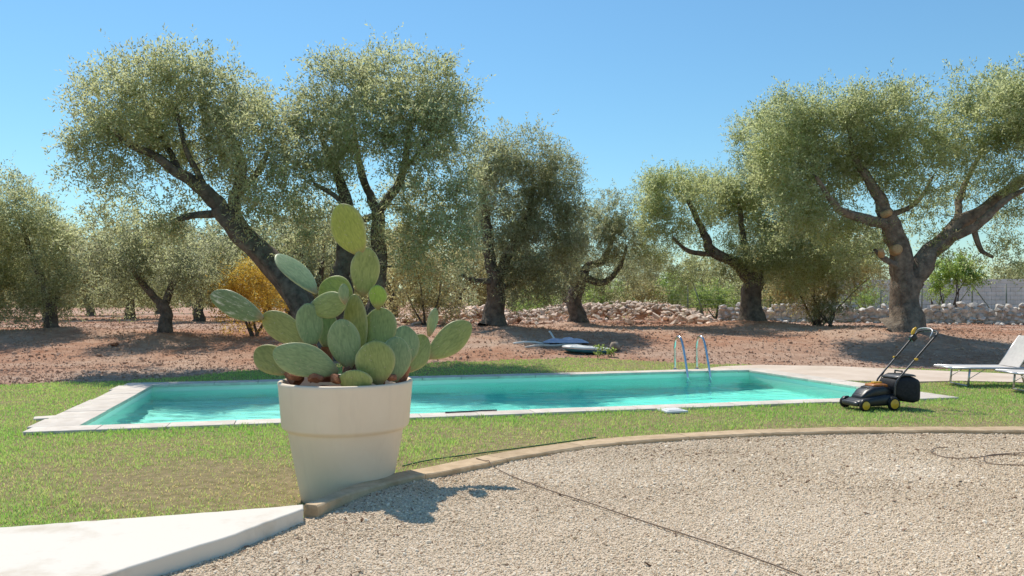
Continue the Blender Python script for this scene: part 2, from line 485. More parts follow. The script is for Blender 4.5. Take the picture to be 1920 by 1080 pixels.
def mat_water():
    m, nt, b, out = new_mat('pool_water')
    nt.nodes.remove(b)
    g = nt.nodes.new('ShaderNodeNewGeometry')
    mp = nt.nodes.new('ShaderNodeMapping'); mp.inputs['Rotation'].default_value = (0, 0, 0.2); mp.inputs['Scale'].default_value = (0.8, 1.6, 1)
    nt.links.new(g.outputs['Position'], mp.inputs['Vector'])
    n1 = nt.nodes.new('ShaderNodeTexNoise'); n1.inputs['Scale'].default_value = 1.9; n1.inputs['Detail'].default_value = 3; n1.inputs['Distortion'].default_value = 0.6
    nt.links.new(mp.outputs[0], n1.inputs['Vector'])
    n2 = nt.nodes.new('ShaderNodeTexNoise'); n2.inputs['Scale'].default_value = 0.35
    nt.links.new(g.outputs['Position'], n2.inputs['Vector'])
    mr = nt.nodes.new('ShaderNodeMapRange'); mr.inputs[1].default_value = 0.38; mr.inputs[2].default_value = 0.62; mr.inputs[3].default_value = 0.25; mr.inputs[4].default_value = 1.0
    nt.links.new(n2.outputs[0], mr.inputs[0])
    mul = nt.nodes.new('ShaderNodeMath'); mul.operation = 'MULTIPLY'
    nt.links.new(n1.outputs[0], mul.inputs[0]); nt.links.new(mr.outputs[0], mul.inputs[1])
    bp = nt.nodes.new('ShaderNodeBump'); bp.inputs['Strength'].default_value = 1.0; bp.inputs['Distance'].default_value = 0.07
    nt.links.new(mul.outputs[0], bp.inputs['Height'])
    fr = nt.nodes.new('ShaderNodeFresnel'); fr.inputs['IOR'].default_value = 1.10
    nt.links.new(bp.outputs[0], fr.inputs['Normal'])
    gl = nt.nodes.new('ShaderNodeBsdfGlossy'); gl.inputs['Roughness'].default_value = 0.03
    nt.links.new(bp.outputs[0], gl.inputs['Normal'])
    rf = nt.nodes.new('ShaderNodeBsdfRefraction'); rf.inputs['IOR'].default_value = 1.33; rf.inputs['Roughness'].default_value = 0.0
    nt.links.new(bp.outputs[0], rf.inputs['Normal'])
    tp = nt.nodes.new('ShaderNodeBsdfTransparent')
    mx0 = nt.nodes.new('ShaderNodeMixShader')
    lw = nt.nodes.new('ShaderNodeLayerWeight'); lw.inputs['Blend'].default_value = 0.5
    ms = nt.nodes.new('ShaderNodeMapRange'); ms.interpolation_type = 'SMOOTHSTEP'; ms.inputs[1].default_value = 0.38; ms.inputs[2].default_value = 0.62
    nt.links.new(lw.outputs['Facing'], ms.inputs[0]); nt.links.new(ms.outputs[0], mx0.inputs[0])
    nt.links.new(tp.outputs[0], mx0.inputs[1]); nt.links.new(rf.outputs[0], mx0.inputs[2])
    mx = nt.nodes.new('ShaderNodeMixShader')
    nt.links.new(fr.outputs[0], mx.inputs[0]); nt.links.new(mx0.outputs[0], mx.inputs[1]); nt.links.new(gl.outputs[0], mx.inputs[2])
    nt.links.new(mx.outputs[0], out.inputs['Surface'])
    va = nt.nodes.new('ShaderNodeVolumeAbsorption'); va.inputs['Color'].default_value = (0.05, 0.965, 0.93, 1); va.inputs['Density'].default_value = 0.37
    nt.links.new(va.outputs[0], out.inputs['Volume'])
    return m
M['water'] = mat_water()

# ------------------------------------------------------------------ the lie of the land
PO = np.array([-4.94, 8.94]); PU = np.array([0.967, 0.255]); PV = np.array([-0.255, 0.967])
PU /= np.linalg.norm(PU); PV = np.array([-PU[1], PU[0]])
PL, PW, COPE = 11.4, 4.62, 0.45

def pool_ab(x, y):
    dx, dy = x - PO[0], y - PO[1]
    return dx * PU[0] + dy * PU[1], dx * PV[0] + dy * PV[1]
def in_pool(x, y, grow):
    a, b = pool_ab(x, y)
    return (a > -grow) & (a < PL + grow) & (b > -grow) & (b < PW + grow)
def pool_pt(a, b, z): 
    q = PO + PU * a + PV * b
    return np.array([q[0], q[1], z])

# outer (lawn-side) edge of the kerb, from the slab's end round to the right
KERB = np.array([PZ(569, 944, 0.12), PZ(660, 910, 0.115), PZ(745, 885, 0.11), PZ(800, 876, 0.10), PZ(870, 861, 0.08), PZ(960, 845, 0.06), PZ(1100, 825, 0.06), PZ(1300, 810, 0.06),
                 PZ(1500, 802, 0.06), PZ(1700, 800, 0.06), PZ(1920, 800, 0.06), (7.2, 8.62, 0.06), (9.0, 8.1, 0.06), (11.0, 7.2, 0.06)])
KX = np.concatenate([[-9.0, -3.02], KERB[:, 0]]); KY = np.concatenate([[2.7, 4.65], KERB[:, 1]])
def kerb_y(x): return np.interp(x, KX, KY)

MOUNDS = []          # (x, y, height, radius) of the soil heaped round the trunks
LAWN_BACK_X = [-14, -8.7, -7, -6.1, -5.6, -2.6, -0.8, 1.8, 4.6, 6.5, 9.5, 14]
LAWN_BACK_Y = [12.6, 13.6, 14.4, 15.3, 16.5, 18.0, 18.4, 19.0, 17.9, 17.4, 16.6, 15.5]
def lawn_back(x): return np.interp(x, LAWN_BACK_X, LAWN_BACK_Y)

def height(x, y, mounds=True):
    x = np.asarray(x, float); y = np.asarray(y, float)
    z = 0.55 * sstep(17, 25, y)
    z = z - 0.10 * np.exp(-(((x + 1.3) ** 2 + (y - 6.2) ** 2) / 0.75 ** 2))
    soil = sstep(-0.2, 0.8, y - lawn_back(x))
    z = z + soil * (0.05 * fnoise(x * 0.9, y * 0.9, 3) + 0.03 * fnoise(x * 3.1, y * 3.1, 9, 2)) * (1 - sstep(60, 90, y))
    if mounds:
        for mx, my, mh, mr in MOUNDS:
            z = z + mh * np.exp(-(((x - mx) ** 2 + (y - my) ** 2) / mr ** 2))
    return z

def on_ground(u, v):
    """where the ray of a photo pixel meets the land"""
    d = np.linspace(4, 90, 3000)
    z = EYE - (v - HOR) / FPX * d
    h = height((u - 960) / FPX * d, d, False)
    i = np.argmax(z < h)
    return P(u, v, d[i])

# main trees: (base u, base v, depth, mound height, mound radius)
TREE_BASE = {'T1': (100, 625, 24.0, 0.14, 1.0), 'T2': (310, 632, 22.5, 0.16, 0.9), 'T3': (604, 652, 18.0, 0.10, 0.9), 'T4': (668, 645, 18.9, 0.10, 0.9),
             'T5': (925, 618, 24.6, 0.20, 1.3), 'T6': (1086, 606, 29.0, 0.15, 1.2), 'T7': (1412, 607, 27.0, 0.30, 1.7), 'T8': (1690, 617, 22.0, 0.32, 1.7)}
BASE = {}
for k, (u, v, d, mh, mr) in TREE_BASE.items():
    X = (u - 960) / FPX * d
    MOUNDS.append((X, d, mh, mr))
for k, (u, v, d, mh, mr) in TREE_BASE.items():
    X = (u - 960) / FPX * d
    BASE[k] = np.array([X, d, float(height(X, d))])

def lines(dense0, dense1, step, far0, far1):
    mid = np.arange(dense0, dense1 + 1e-6, step)
    out = [mid]
    a, s = dense0, step
    left = []
    while a > far0:
        s *= 1.25; a -= s; left.append(a)
    b, s = dense1, step
    right = []
    while b < far1:
        s *= 1.25; b += s; right.append(b)
    return np.concatenate([left[::-1], mid, right])

def grid_mesh(name, xs, ys, zf, keep=None, smooth=True):
    X, Y = np.meshgrid(xs, ys)
    Z = zf(X, Y)
    nx, ny = len(xs), len(ys)
    idx = np.arange(nx * ny).reshape(ny, nx)
    F = np.stack([idx[:-1, :-1], idx[:-1, 1:], idx[1:, 1:], idx[1:, :-1]], -1).reshape(-1, 4)
    V = np.stack([X, Y, Z], -1).reshape(-1, 3)
    if keep is not None:
        c = V[F].mean(1)
        F = F[keep(c[:, 0], c[:, 1])]
        used = np.unique(F)
        remap = -np.ones(len(V), int); remap[used] = np.arange(len(used))
        V, F = V[used], remap[F]
    return mesh_np(name, V, F, smooth)

def z_ground(X, Y):
    z = height(X, Y) - 0.012
    z = np.where(Y < kerb_y(X) - 0.06, -0.08, z)
    z = np.where(in_pool(X, Y, 0.16), -2.6, z)
    return z
ground = link('ground', grid_mesh('ground', lines(-14, 16, 0.14, -700, 700), lines(3.0, 34, 0.14, -60, 1500), z_ground), M['soil'])
tag(ground, kind='structure')

def deck_mask(x, y):
    # beige paving by the far right end of the pool, rounded towards the soil
    a, b = pool_ab(x, y)
    back = np.interp(x, [4.0, 4.6, 5.5, 7.0, 8.2, 10.0, 11.5], [16.6, 17.3, 17.7, 17.4, 16.6, 15.4, 14.0])
    front = np.interp(x, [4.0, 6.6, 6.75, 8.0, 11.5], [0, 0, 13.9, 14.15, 13.3])
    return (x > 4.0) & (x < 11.4) & (y < back) & (y > front) & ((b > 2.3) | (x > 7.0)) & ~in_pool(x, y, COPE - 0.12)
def lawn_mask(x, y):
    j = 0.18 * fnoise(x * 2.3, y * 2.3, 31, 2)
    return (y > kerb_y(x) - 0.02) & (y < lawn_back(x) + j) & ~in_pool(x, y, 0.30) & (x > -13.5) & (x < 13.5) & ~deck_mask(x, y)
lawn = link('lawn', grid_mesh('lawn', np.arange(-13.5, 13.5, 0.12), np.arange(2.4, 19.6, 0.12), lambda X, Y: height(X, Y) + 0.004, lawn_mask), M['lawn_bed'])
tag(lawn, kind='structure')

GRAVEL_Z = 0.02
def gravel_z(X, Y):
    heaped = 0.052 * np.exp(-(((X + 0.75) / 0.75) ** 2 + ((Y - 5.85) / 0.8) ** 2))     # gravel banked against the kerb by the planter
    return GRAVEL_Z + heaped + 0.010 * fnoise(X * 1.3, Y * 1.3, 5, 2)
def gravel_mask(x, y): return (y < kerb_y(x) - 0.04) & (y > 0.6) & (x > -7) & (x < 11)
gravel = link('gravel', grid_mesh('gravel', np.arange(-7, 11, 0.12), np.arange(0.6, 9.0, 0.12), gravel_z, gravel_mask), M['gravel_bed'])
tag(gravel, kind='structure')

# beige paving: a slab with a rounded back edge and its own thickness
def build_deck():
    poly = []
    xs = np.linspace(4.05, 11.3, 30)
    back = np.interp(xs, [4.0, 4.6, 5.5, 7.0, 8.2, 10.0, 11.5], [16.6, 17.3, 17.7, 17.4, 16.6, 15.4, 14.0])
    for x, y in zip(xs[::-1], back[::-1]): poly.append((x, y))
    q = pool_pt(8.6, PW + COPE + 0.005, 0); poly.append((q[0], q[1]))
    q = pool_pt(PL + COPE + 0.005, PW + COPE + 0.005, 0); poly.append((q[0], q[1]))
    q = pool_pt(PL + COPE + 0.005, 2.35, 0); poly.append((q[0], q[1]))
    poly += [(6.9, 13.95), (8.0, 14.15), (9.6, 13.75), (11.3, 13.35)]
    bm = bmesh.new()
    top = [bm.verts.new((x, y, 0.028)) for x, y in poly]
    f = bm.faces.new(top)
    r = bmesh.ops.extrude_face_region(bm, geom=[f])
    for v in [g for g in r['geom'] if isinstance(g, bmesh.types.BMVert)]: v.co.z = -0.12
    bmesh.ops.recalc_face_normals(bm, faces=bm.faces)
    me = bpy.data.meshes.new('pavement'); bm.to_mesh(me); bm.free()
    return tag(link('pavement', me, M['deck']), kind='structure')
build_deck()

# ------------------------------------------------------------------ pool
pool = empty('swimming_pool', pool_pt(PL / 2, PW / 2, 0))
tag(pool, 'long rectangular pool with pale stone coping set in the lawn', 'swimming pool')
def unparent_fix(o, parent):
    o.parent = parent
    o.matrix_parent_inverse = Matrix.Translation(-Vector(parent.location)) if parent.rotation_euler.z == 0 else parent.matrix_world.inverted()
    return o
def to_local(o, parent):
    """keep world coordinates of a mesh under an unrotated parent"""
    o.parent = parent
    o.location = -Vector(parent.location)
    return o

DEPTHS = [(0.0, 1.15), (3.0, 1.25), (7.5, 1.75), (9.5, 1.75), (PL, 1.5)]
def basin():
    mb = MB()
    g = 0.02
    n = len(DEPTHS)
    for b in (-g, PW + g):                                        # long walls
        vs = [pool_pt(min(max(a, -g), PL + g), b, 0.0) for a, _ in DEPTHS] + [pool_pt(a, b, -h) for a, h in DEPTHS]
        fs = [(i, i + 1, n + i + 1, n + i) for i in range(n - 1)]
        mb.add(vs, fs if b > 0 else [f[::-1] for f in fs])
    for a, h in (DEPTHS[0], DEPTHS[-1]):                          # end walls
        a2 = a
        mb.add([pool_pt(a2, -g, 0), pool_pt(a2, PW + g, 0), pool_pt(a2, PW + g, -h), pool_pt(a2, -g, -h)], [(0, 1, 2, 3)])
    for i in range(n - 1):                                        # floor
        a0, h0 = DEPTHS[i]; a1, h1 = DEPTHS[i + 1]
        mb.add([pool_pt(a0, -g, -h0), pool_pt(a1, -g, -h1), pool_pt(a1, PW + g, -h1), pool_pt(a0, PW + g, -h0)], [(0, 1, 2, 3)])
    return mb.build('basin', M['basin'])
to_local(basin(), pool)

rng = np.random.default_rng(4)
def coping_slab(a0, a1, b0, b1):
    dz = rng.uniform(-0.003, 0.003)
    c = pool_pt((a0 + a1) / 2, (b0 + b1) / 2, 0.012 + dz)
    o = MB().box((0, 0, 0), (a1 - a0 - 0.008, b1 - b0 - 0.008, 0.05), 0, 0.006).build('coping_slab', M['coping'])
    o.parent = pool
    o.location = Vector(c) - Vector(pool.location)
    o.rotation_euler.z = math.atan2(PU[1], PU[0]) + rng.uniform(-0.003, 0.003)
ov = 0.03
nl = 17
for i in range(nl):
    s = (PL + 2 * COPE) / nl
    coping_slab(-COPE + i * s, -COPE + (i + 1) * s, -COPE * 0.72, ov)
    coping_slab(-COPE + i * s, -COPE + (i + 1) * s, PW - ov, PW + COPE * 0.85)
for i in range(7):
    s = (PW - 2 * ov) / 7
    e = rng.uniform(0, 0.07)
    coping_slab(-COPE - e, ov, ov + i * s, ov + (i + 1) * s)
    coping_slab(PL - ov, PL + COPE, ov + i * s, ov + (i + 1) * s)

WZ = -0.085
def water():
    n = len(DEPTHS)
    e = 0.03
    A = [(-e, DEPTHS[0][1])] + DEPTHS[1:-1] + [(PL + e, DEPTHS[-1][1])]
    vs, fs = [], []
    for b in (-e, PW + e):
        vs += [pool_pt(a, b, WZ) for a, _ in A] + [pool_pt(a, b, -h - 0.02) for a, h in A]
    o = 2 * n
    for i in range(n - 1):
        fs.append((i, i + 1, o + i + 1, o + i))                   # surface
        fs.append((n + i, o + n + i, o + n + i + 1, n + i + 1))   # bottom
        fs.append((i, n + i, n + i + 1, i + 1))
        fs.append((o + i, o + i + 1, o + n + i + 1, o + n + i))
    fs.append((0, o, o + n, n)); fs.append((n - 1, n + n - 1, o + n + n - 1, o + n - 1))
    bm = bmesh.new()
    bv = [bm.verts.new([float(c) for c in v]) for v in vs]
    for f in fs: bm.faces.new([bv[i] for i in f])
    bmesh.ops.recalc_face_normals(bm, faces=bm.faces)
    me = bpy.data.meshes.new('water'); bm.to_mesh(me); bm.free()
    return tag(link('water', me, M['water']), kind='structure')
water()

# steel ladder at the far right
def ladder():
    a0, b0 = 9.95, PW + 0.46
    root = empty('pool_ladder', pool_pt(a0 + 0.25, b0, 0.035))
    tag(root, 'polished steel pool ladder with two curved handrails at the far edge', 'pool ladder')
    for k in range(2):
        a = a0 + 0.5 * k
        prof = [(0.0, 0.035), (0.0, 0.3), (0.005, 0.52), (-0.04, 0.66), (-0.14, 0.725), (-0.25, 0.69), (-0.34, 0.56), (-0.44, 0.30), (-0.53, 0.02), (-0.57, -0.2), (-0.585, -0.6), (-0.585, -1.15)]
        pts = smooth_path([list(pool_pt(a, b0 + q, z)) for q, z in prof], 0.05)
        r = MB().tube(pts, 0.025, 10).build('handrail', M['steel'])
        to_local(r, root)
        fl = MB().lathe([(0.0, 0.0), (0.05, 0.0), (0.05, 0.008), (0.024, 0.02), (0.024, 0.03)], 16).build('flange', M['steel'], r)
        fl.location = Vector(pool_pt(a, b0, 0.0385))
    for j, z in enumerate((-0.30, -0.58, -0.86)):
        t = MB().box((0, 0, 0), (0.48, 0.075, 0.025), 0, 0.008).build('tread', M['steel'], root)
        t.location = Vector(pool_pt(a0 + 0.25, b0 - 0.582, z)) - Vector(root.location)
        t.rotation_euler.z = math.atan2(PU[1], PU[0])
ladder()

# white cover of the skimmer box at the near edge
p = PZ(1262, 770, 0.03)
o = MB().box((0, 0, 0), (0.30, 0.30, 0.03), 0, 0.006).box((0, 0, 0.018), (0.20, 0.20, 0.012), 0, 0.004).build('skimmer_cover', M['white'])
o.location = (p[0], p[1] + 0.04, 0.025); o.rotation_euler.z = math.atan2(PU[1], PU[0])
tag(o, 'small white square skimmer lid in the grass at the near pool edge', 'skimmer cover')

# loose paver left of the coping
p = PZ(98, 783, 0.02)
o = MB().box((0, 0, 0), (0.36, 0.22, 0.04), 0, 0.01).build('paver', M['coping'])
o.location = (p[0] - 0.02, p[1], 0.012); o.rotation_euler.z = 0.5
tag(o, 'small loose pale paver in the grass beside the left coping', 'paver')

# ------------------------------------------------------------------ kerb and white slab
def build_kerb():
    path = smooth_path([list(k) for k in KERB], 0.1)
    root = empty('kerb', (float(path[0][0]), float(path[0][1]), 0.0))
    tag(root, kind='structure')
    t = np.gradient(path[:, :2], axis=0); t /= np.linalg.norm(t, axis=1)[:, None]
    nrm = np.stack([t[:, 1], -t[:, 0]], 1)                        # towards the gravel
    s = np.concatenate([[0], np.cumsum(np.linalg.norm(np.diff(path[:, :2], axis=0), axis=1))])
    r = np.random.default_rng(8)
    i = 0
    while i < len(path) - 3:
        k = min(len(path) - 1, i + int(r.integers(9, 14)))
        sec = []
        j0, j1 = i, k
        n = j1 - j0 + 1
        for q, j in enumerate(range(j0, j1 + 1)):
            pt = path[j].copy()
            if q == 0: pt[:2] += t[j] * 0.003
            if q == n - 1: pt[:2] -= t[j] * 0.003
            w = 0.10 + 0.155 * float(sstep(-0.3, 2.0, s[j])) + 0.014 * float(fnoise(np.array(s[j] * 3.1), np.array(2.0), 4, 2))
            z = pt[2] + 0.005 * float(fnoise(np.array(s[j] * 2.0), np.array(5.0), 6, 2))
            e = 0.012 + 0.006 * float(vnoise(np.array(s[j] * 7.0), np.array(1.0), 2))
            prof = [(0, -0.1), (0, z - 0.01), (0.012, z), (w - e, z), (w, z - e), (w + 0.008 * float(vnoise(np.array(s[j] * 9.0), np.array(3.0), 5)), -0.1)]
            sec.append([(pt[0] + nrm[j][0] * a, pt[1] + nrm[j][1] * a, zz) for a, zz in prof])
        m = len(sec[0])
        vs = [p for row in sec for p in row]
        fs = []
        for a in range(n - 1):
            for b in range(m - 1):
                fs.append((a * m + b, (a + 1) * m + b, (a + 1) * m + b + 1, a * m + b + 1))
        fs.append(tuple(range(m))); fs.append(tuple(reversed(range((n - 1) * m, n * m))))
        o = MB().add(vs, fs).build('kerb_stone', M['kerb'])
        to_local(o, root)
        i = k
build_kerb()

def build_slab():
    top = [PZ(569, 945, 0.12), PZ(430, 957, 0.12), PZ(280, 968, 0.12), PZ(0, 988, 0.12), (-6.5, 3.55, 0.12), (-6.5, 2.2, 0.12), (-3.0, 2.2, 0.12), (-2.45, 3.0, 0.12)]
    low = [PZ(190, 1080, 0.12), PZ(270, 1054, 0.12), PZ(350, 1029, 0.12), PZ(420, 1008, 0.12), PZ(480, 986, 0.12), PZ(540, 964, 0.12), PZ(569, 953, 0.12)]
    rough = [np.array(p[:2], float) for p in top + low]
    poly = []
    rr = np.random.default_rng(23)
    for i, p in enumerate(rough):                                 # hand-cast edge: slightly wavering
        q = rough[(i + 1) % len(rough)]
        k = max(1, int(np.linalg.norm(q - p) / 0.07))
        for j in range(k):
            w_ = p + (q - p) * j / k
            poly.append(tuple(w_ + (rr.normal(0, 0.0035, 2) if j else 0)))
    bm = bmesh.new()
    f = bm.faces.new([bm.verts.new((float(x), float(y), 0.12)) for x, y in poly])
    r = bmesh.ops.extrude_face_region(bm, geom=[f])
    for v in [g for g in r['geom'] if isinstance(g, bmesh.types.BMVert)]: v.co.z = -0.1
    bmesh.ops.recalc_face_normals(bm, faces=bm.faces)
    te = [e for e in bm.edges if all(v.co.z > 0.1 for v in e.verts)]
    bmesh.ops.bevel(bm, geom=te, offset=0.012, segments=3, affect='EDGES', profile=0.5)
    me = bpy.data.meshes.new('concrete_path'); bm.to_mesh(me); bm.free()
    return tag(link('path', me, M['slab']), kind='structure')
build_slab()

# ------------------------------------------------------------------ scatter of small pieces by geometry nodes
def scatter(name, pts, scl, rot, tint, mat, shape='ICO', kind='stuff'):
    me = bpy.data.meshes.new(name)
    n = len(pts)
    me.vertices.add(n)
    me.vertices.foreach_set('co', np.ascontiguousarray(pts, np.float32).ravel())
    for nm, arr, ty in (('scl', scl, 'FLOAT_VECTOR'), ('rot', rot, 'FLOAT_VECTOR')):
        a = me.attributes.new(nm, ty, 'POINT'); a.data.foreach_set('vector', np.ascontiguousarray(arr, np.float32).ravel())
    a = me.attributes.new('tint', 'FLOAT', 'POINT'); a.data.foreach_set('value', np.ascontiguousarray(tint, np.float32))
    o = link(name, me)
    ng = bpy.data.node_groups.new(name, 'GeometryNodeTree')
    ng.interface.new_socket('Geometry', in_out='INPUT', socket_type='NodeSocketGeometry')
    ng.interface.new_socket('Geometry', in_out='OUTPUT', socket_type='NodeSocketGeometry')
    gi, go = ng.nodes.new('NodeGroupInput'), ng.nodes.new('NodeGroupOutput')
    ip = ng.nodes.new('GeometryNodeInstanceOnPoints')
    if shape == 'ICO':
        pr = ng.nodes.new('GeometryNodeMeshIcoSphere'); pr.inputs['Radius'].default_value = 1.0; pr.inputs['Subdivisions'].default_value = 1
    else:
        pr = ng.nodes.new('GeometryNodeMeshCone'); pr.inputs['Vertices'].default_value = 4; pr.inputs['Radius Bottom'].default_value = 1.0; pr.inputs['Depth'].default_value = 1.0
    sm = ng.nodes.new('GeometryNodeSetMaterial'); sm.inputs['Material'].default_value = mat
    ng.links.new(pr.outputs[0], sm.inputs[0])
    ng.links.new(gi.outputs[0], ip.inputs['Points'])
    ng.links.new(sm.outputs[0], ip.inputs['Instance'])
    for nm, sock in (('scl', 'Scale'), ('rot', 'Rotation')):
        na = ng.nodes.new('GeometryNodeInputNamedAttribute'); na.data_type = 'FLOAT_VECTOR'; na.inputs['Name'].default_value = nm
        if sock == 'Rotation':
            er = ng.nodes.new('FunctionNodeEulerToRotation'); ng.links.new(na.outputs[0], er.inputs[0]); ng.links.new(er.outputs[0], ip.inputs[sock])
        else:
            ng.links.new(na.outputs[0], ip.inputs[sock])
    ng.links.new(ip.outputs[0], go.inputs[0])
    md = o.modifiers.new('scatter', 'NODES'); md.node_group = ng
    me.materials.append(mat)
    return tag(o, kind=kind)

def in_view(x, y, margin=0.25):
    return np.abs(x) < y * (960 / FPX) + margin + 0.3

def gravel_stones():
    r = np.random.default_rng(11)
    n = 620000
    x = r.uniform(-3.4, 7.2, n); y = r.uniform(3.2, 8.9, n)
    dens = np.clip(1.25 - 0.10 * y, 0.35, 1)
    k = gravel_mask(x, y) & in_view(x, y, 0.5) & (r.random(n) < dens)
    # not where the white slab lies
    k &= ~((x < -1.3) & (y > np.interp(x, [-2.4, -1.99, -1.74, -1.52, -1.34], [3.1, 3.82, 4.23, 4.69, 5.11])))
    x, y = x[k], y[k]; n = len(x)
    s = 0.0043 * np.exp(0.36 * r.standard_normal(n)) * np.where(y > 6, 1.25, 1.0)
    s = np.clip(s, 0.003, 0.016)
    z = gravel_z(x, y) + s * 0.35
    scl = np.stack([s * r.uniform(0.9, 1.5, n), s * r.uniform(0.8, 1.2, n), s * r.uniform(0.5, 0.9, n)], 1)
    rot = np.stack([r.normal(0, 0.5, n), r.normal(0, 0.5, n), r.uniform(0, 6.28, n)], 1)
    patch = 0.52 + 0.34 * fnoise(x * 0.9, y * 1.2, 21)
    tint = np.clip(patch + r.normal(0, 0.25, n), 0, 1)
    tint = np.where(r.random(n) < 0.012, 0.0, tint)
    o = scatter('gravel_stones', np.stack([x, y, z], 1), scl, rot, tint, M['pebble'])
    tag(o, 'loose cream gravel covering the yard in front of the kerb', 'gravel')
gravel_stones()

def soil_clods():
    r = np.random.default_rng(12)
    n = 70000
    y = 13 + 34 * r.random(n) ** 1.5; x = r.uniform(-1, 1, n) * (y * 0.67 + 1.5)
    k = (y > lawn_back(x) + 0.1) & ~deck_mask(x, y)
    x, y = x[k], y[k]; n = len(x)
    s = np.clip(0.009 * np.exp(0.55 * r.standard_normal(n)), 0.005, 0.08) * (1 + (y - 14) * 0.02)
    z = height(x, y) + s * 0.15
    scl = np.stack([s * r.uniform(0.9, 1.7, n), s * r.uniform(0.8, 1.3, n), s * r.uniform(0.5, 0.9, n)], 1)
    rot = np.stack([r.normal(0, 0.5, n), r.normal(0, 0.5, n), r.uniform(0, 6.28, n)], 1)
    o = scatter('soil_clods', np.stack([x, y, z], 1), scl, rot, r.random(n), M['clod'])
    tag(o, 'crumbled red soil clods and stones strewn under the olive trees', 'soil')
soil_clods()

def dry_litter():
    r = np.random.default_rng(13)
    n = 2600
    x = r.uniform(-2.4, 6.5, n); y = r.uniform(3.5, 8.6, n)
    near_kerb = np.exp(-(kerb_y(x) - y) / 0.5)
    k = gravel_mask(x, y) & (y < kerb_y(x) - 0.42) & ((r.random(n) < 0.16) | (r.random(n) < 0.8 * near_kerb) | ((x < -0.6) & (y < 5.3) & (r.random(n) < 0.6)))
    k &= ~((x < -1.25) & (y > np.interp(x, [-2.4, -1.99, -1.74, -1.52, -1.34, -1.2], [3.1, 3.82, 4.23, 4.69, 5.11, 5.3]) - 0.05))
    x, y = x[k], y[k]; n = len(x)
    z = gravel_z(x, y) + 0.011
    L = r.uniform(0.010, 0.028, n)
    scl = np.stack([L, L * r.uniform(0.15, 0.4, n), np.full(n, 0.002)], 1)
    rot = np.stack([r.normal(0, 0.4, n), r.normal(0, 0.4, n), r.uniform(0, 6.28, n)], 1)
    o = scatter('dry_leaf_litter', np.stack([x, y, z], 1), scl, rot, r.random(n), M['litter'])
    tag(o, 'scattered dry brown leaves and twigs on the gravel', 'leaf litter')
dry_litter()

# ------------------------------------------------------------------ grass: every blade a bent sliver
def blades(x, y, hgt, wid, tint, r, lean=0.5):
    n = len(x)
    z = height(x, y)
    az = r.uniform(0, 6.283, n); fa = r.uniform(0, 6.283, n)
    l = np.abs(r.normal(0, lean, n)) * hgt
    dx, dy = np.cos(az) * l, np.sin(az) * l
    wx, wy = np.cos(fa) * wid / 2, np.sin(fa) * wid / 2
    b = np.stack([x, y, z], 1)
    mid = b + np.stack([dx * 0.35, dy * 0.35, hgt * 0.6], 1)
    tip = b + np.stack([dx, dy, hgt * np.clip(1 - 0.25 * l / hgt, 0.4, 1)], 1)
    w = np.stack([wx, wy, np.zeros(n)], 1)
    V = np.stack([b - w, b + w, mid + w * 0.8, mid - w * 0.8, tip], 1).reshape(-1, 3)
    i = np.arange(n) * 5
    F = np.concatenate([np.stack([i, i + 1, i + 2], 1), np.stack([i, i + 2, i + 3], 1), np.stack([i + 3, i + 2, i + 4], 1)])
    return V, F, np.tile(tint, 3)

def build_grass():
    r = np.random.default_rng(14)
    n = 330000
    u = r.random(n)
    y = 4.3 + (19.4 - 4.3) * u ** 1.35
    x = r.uniform(-1, 1, n) * (y * 0.66 + 0.4)
    k = lawn_mask(x, y) & (np.hypot(x + 1.296, y - 6.17) > 0.36)
    x, y = x[k], y[k]
    # dry patches: broad noise, stronger in front of the pool's left half and along the kerb
    dry = 0.5 + 0.55 * fnoise(x * 0.55, y * 0.8, 41)
    dry = dry + 0.75 * np.exp(-(((x + 2.3) / 1.3) ** 2 + ((y - 6.4) / 0.8) ** 2)) + 0.5 * np.exp(-((y - kerb_y(x)) / 0.5) ** 2) * (x > -0.9)
    dry = dry - 0.35 * np.exp(-((pool_ab(x, y)[1] + 0.4) / 0.5) ** 2) - 0.25
    dry = dry + 0.25 * fnoise(x * 4.0, y * 4.0, 45, 2)
    keep = r.random(len(x)) > np.clip(dry - 0.25, 0, 0.6)
    x, y, dry = x[keep], y[keep], dry[keep]
    n = len(x)
    tint = np.clip(0.95 - 0.85 * dry + r.normal(0, 0.26, n), 0, 1)
    edge = np.exp(-((pool_ab(x, y)[1] + 0.42) / 0.16) ** 2)
    hgt = (0.024 + 0.020 * r.random(n)) * (1 + 0.35 * fnoise(x * 1.5, y * 1.5, 47)) * np.where(dry > 0.6, 0.75, 1) * (1 + 0.5 * edge)
    tuft = 0.5 + 0.5 * vnoise(x * 11, y * 11, 49)
    hgt = hgt * (0.65 + 0.7 * tuft)
    wid = 0.0058 * (1 + (y - 5) * 0.09)
    V, F, T = blades(x, y, hgt, wid, tint, r, 0.7)
    me = mesh_np('grass', V, F)
    a = me.attributes.new('tint', 'FLOAT', 'FACE'); a.data.foreach_set('value', T.astype(np.float32))
    o = link('grass', me, M['grass'])
    tag(o, 'short patchy green and straw coloured lawn grass round the pool', 'grass', kind='stuff')
build_grass()

